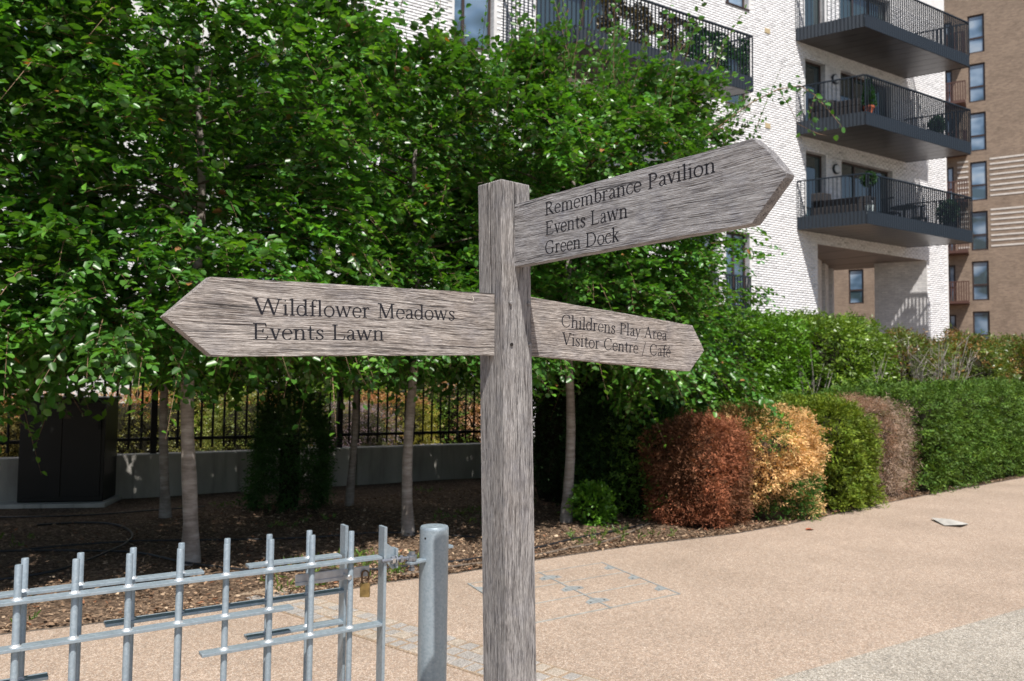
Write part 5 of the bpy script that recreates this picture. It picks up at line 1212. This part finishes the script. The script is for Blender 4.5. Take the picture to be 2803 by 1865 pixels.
FONT['M'] = (1.06, [ln(.18, 0, .20, 1, TN), ln(.20, 1, .52, .02, TK+.01), ln(.52, .02, .86, 1, TN), ln(.86, 1, .88, 0, TK), srf(.16, .985, .12, .06), srf(.9, .985, .05, .12), srf(.18, .015, .12, .12), srf(.88, .015, .13, .12)])
FONT['P'] = (.66, [ln(.18, 0, .18, 1), srf(.18, .015, .13, .14), crv((.06, .985, TN), (.34, .99, TN), (.52, .92, .06), (.58, .74, TK), (.50, .56, .06), (.32, .48, TN), (.18, .50, TN))])
FONT['R'] = (.78, [ln(.18, 0, .18, 1), srf(.18, .015, .13, .13), crv((.06, .985, TN), (.34, .99, TN), (.50, .93, .06), (.56, .76, TK), (.50, .60, .06), (.34, .51, TN), (.18, .51, TN)), crv((.34, .51, TN), (.50, .28, TK), (.66, .05, TK), (.76, .01, TN))])
FONT['D'] = (.92, [ln(.18, 0, .18, 1), crv((.05, .985, TN), (.40, .985, TN), (.68, .87, .06), (.82, .5, TK+.01), (.68, .13, .06), (.40, .015, TN), (.05, .015, TN))])
FONT['C'] = (.82, [arc(.44, .5, .37, .51, 46, 316, .09), ln(.70, .98, .72, .70, TN), crv((.70, .14, TN), (.73, .2, TN), (.75, .26, TN))])
FONT['G'] = (.88, [arc(.44, .5, .37, .51, 46, 312, .09), ln(.70, .98, .72, .70, TN), ln(.71, .05, .71, .42), srf(.71, .42, .13, .1)])
FONT['/'] = (.42, [ln(.02, -.22, .36, 1.1, .022)])
FONT[' '] = (.30, [])
def ribbon(pts):
    """outline polygon of a stroke of varying width"""
    L_, R_ = [], []; P = [Vector((p[0], p[1])) for p in pts]
    closed = (P[0]-P[-1]).length < 1e-4
    for i in range(len(P)):
        if closed: d = P[(i+1) % (len(P)-1)]-P[(i-1) % (len(P)-1)]
        else: d = P[min(i+1, len(P)-1)]-P[max(i-1, 0)]
        d = d.normalized() if d.length > 1e-9 else Vector((1, 0)); nn_ = Vector((-d.y, d.x))*max(pts[i][2]*1.12, .055)/2; L_.append(P[i]+nn_); R_.append(P[i]-nn_)
    return L_, R_
def text_strokes(s, track=.055):
    x = 0; out = []
    for ch_ in s:
        wd_, st_ = FONT[ch_]
        if st_: out.append([[(p[0]+x, p[1], p[2]) for p in k] for k in st_])
        x += wd_+track
    al = [p[0] for c in out for k in c for p in k]; x0 = min(al)
    return [[[(p[0]-x0, p[1], p[2]) for p in k] for k in c] for c in out], max(al)-x0
def blade(key, plane_pt, nrm_, px, thick, lines, back, label, name='blade', worn=False):
    """px: outline from the post end round to the post end; nrm_: outward normal of the lettered face"""
    pts = [hit(x, y, plane_pt, nrm_) for x, y in px]
    xd = (pts[len(pts)//2]-pts[0]); xd.z = 0; xd.normalize()
    ydir = Vector(nrm_).cross(xd) if Vector(nrm_).cross(xd).z > 0 else -Vector(nrm_).cross(xd)
    rot = Matrix((xd, -Vector(nrm_).normalized() if xd.cross(-Vector(nrm_)).z > 0 else Vector(nrm_).normalized(), Vector((0, 0, 1)))).transposed()
    org = pts[0].copy()
    # fine outline with slightly wavy, worn edges
    rr = random.Random(key); fine = []
    for i in range(len(pts)-1):
        a, b_ = pts[i], pts[i+1]; k = max(2, int((b_-a).length/.035))
        for j in range(k):
            p = a.lerp(b_, j/k)
            if j: p = p+Vector((0, 0, rr.uniform(-.0007, .0007)))
            fine.append(p)
    fine.append(pts[-1])
    n = len(fine); cen_ = sum(fine, Vector())/n; nv = Vector(nrm_).normalized(); ins = .0025
    def inset(p): d = (cen_-p); d.normalize(); return p+d*ins
    V = [inset(p) for p in fine]+[p-nv*.003 for p in fine]+[p-nv*(thick-.003) for p in fine]+[inset(p)-nv*thick for p in fine]
    F = [tuple(range(n))]+[tuple(range(3*n, 4*n))[::-1]]
    for r_ in range(3): F += [(r_*n+i, r_*n+(i+1) % n, (r_+1)*n+(i+1) % n, (r_+1)*n+i) for i in range(n)]
    o = build_local(V, F, name, MW[back], org, rot, root); o['label'] = label
    # letters: one object per character, a hair above the grain
    inv = rot.transposed(); sgn = 0
    for (txt, xa, ya, xb, yb, capx, capy, cappx) in lines:
        A = hit(xa, ya, plane_pt, nrm_); B = hit(xb, yb, plane_pt, nrm_); ex = (B-A); wlen = ex.length; ex.normalize()
        ca = hit(capx, capy, plane_pt, nrm_); cb = hit(capx, capy-cappx, plane_pt, nrm_); cap = (cb-ca).length
        up = Vector((0, 0, 1)); up = (up-ex*up.dot(ex)).normalized()
        chars, tw = text_strokes(txt)
        for st_ in chars:
            PV, PF_ = [], []
            for kk in st_:
                L_, R_ = ribbon(kk); m_ = len(L_); sgn += 1; d = .00022+(sgn % 9)*.00003; b0 = len(PV)
                f3 = lambda v: A+ex*(v.x/tw*wlen)+up*(v.y*cap)+nv*d
                for v1, v2 in zip(L_, R_): PV += [f3(v1), f3(v2)]
                PF_ += [(b0+2*i, b0+2*i+1, b0+2*i+3, b0+2*i+2) for i in range(m_-1)]
            pm = bpy.data.meshes.new('letter'); pm.from_pydata([inv @ (v-org) for v in PV], [], PF_); pm.update(); link('letter', pm, M_CARVE, o)
    return o, rot, org, nv
plL = K0+e2*.044; plN = K0+e1*.043
pR = plL.copy()
# left blade
lft = [(1375, 804.5), (1354, 803.5), (576, 758), (448.5, 866), (579, 976), (1356, 973), (1380, 973)]
oL, rotL, orgL, nvL = blade(1, plL, nR, lft, .034, [('Wildflower Meadows', 690.8, 860.5, 1242.8, 877, 700, 860, 44.5), ('Events Lawn', 692.7, 929.2, 1050, 931.7, 700, 929, 44)], 'left_blade', 'broad blade pointing left, reading Wildflower Meadows and Events Lawn')
rgt = [(1395, 565), (1406, 559.5), (2062, 378), (2100, 409), (2154, 474), (2150, 486), (2060, 612), (1409, 730), (1395, 733)]
oN, _, _, _ = blade(2, plN, nL, rgt, .034, [('Remembrance Pavilion', 1493, 590, 1958, 471, 1497, 590, 35), ('Events Lawn', 1494, 644, 1717.6, 595, 1497, 644, 36.5), ('Green Dock', 1494, 696, 1695, 660, 1497, 696, 35)], 'near_blade', 'upper blade pointing right and toward the viewer, reading Remembrance Pavilion')
far = [(1440, 808.5), (1465, 815), (1896, 891), (1922, 945), (1928, 960), (1889.5, 1017), (1468, 975), (1440, 972)]
oF, _, _, _ = blade(3, pR, nR, far, .034, [('Childrens Play Area', 1538, 894, 1825, 932, 1542, 894, 33), ('Visitor Centre / Caf\u00e9', 1537, 943, 1834.5, 978, 1542, 943, 33)], 'far_blade', 'lower blade pointing right and away, reading Childrens Play Area')
# bird dropping on the left blade
p = hit(1294, 812, plL, nR); m = MB()
for (dx, dz, r1) in ((0, 0, .0016), (.002, -.005, .0022), (.003, -.010, .0018), (-.001, -.014, .0012), (.001, -.020, .0009)):
    m.lathe(p+e1*dx+Vector((0, 0, dz))-nR*.0005, [(r1, 0), (r1*.7, .0012)], 8, nR)
m.build('bird_dropping', M_CHALK, root)
for o in bpy.data.objects:
    if '_org' in o: del o['_org']
print('tris', sum(len(o.data.loop_triangles) if False else sum(1 for _ in ()) for o in []), 'objects', len(bpy.data.objects))
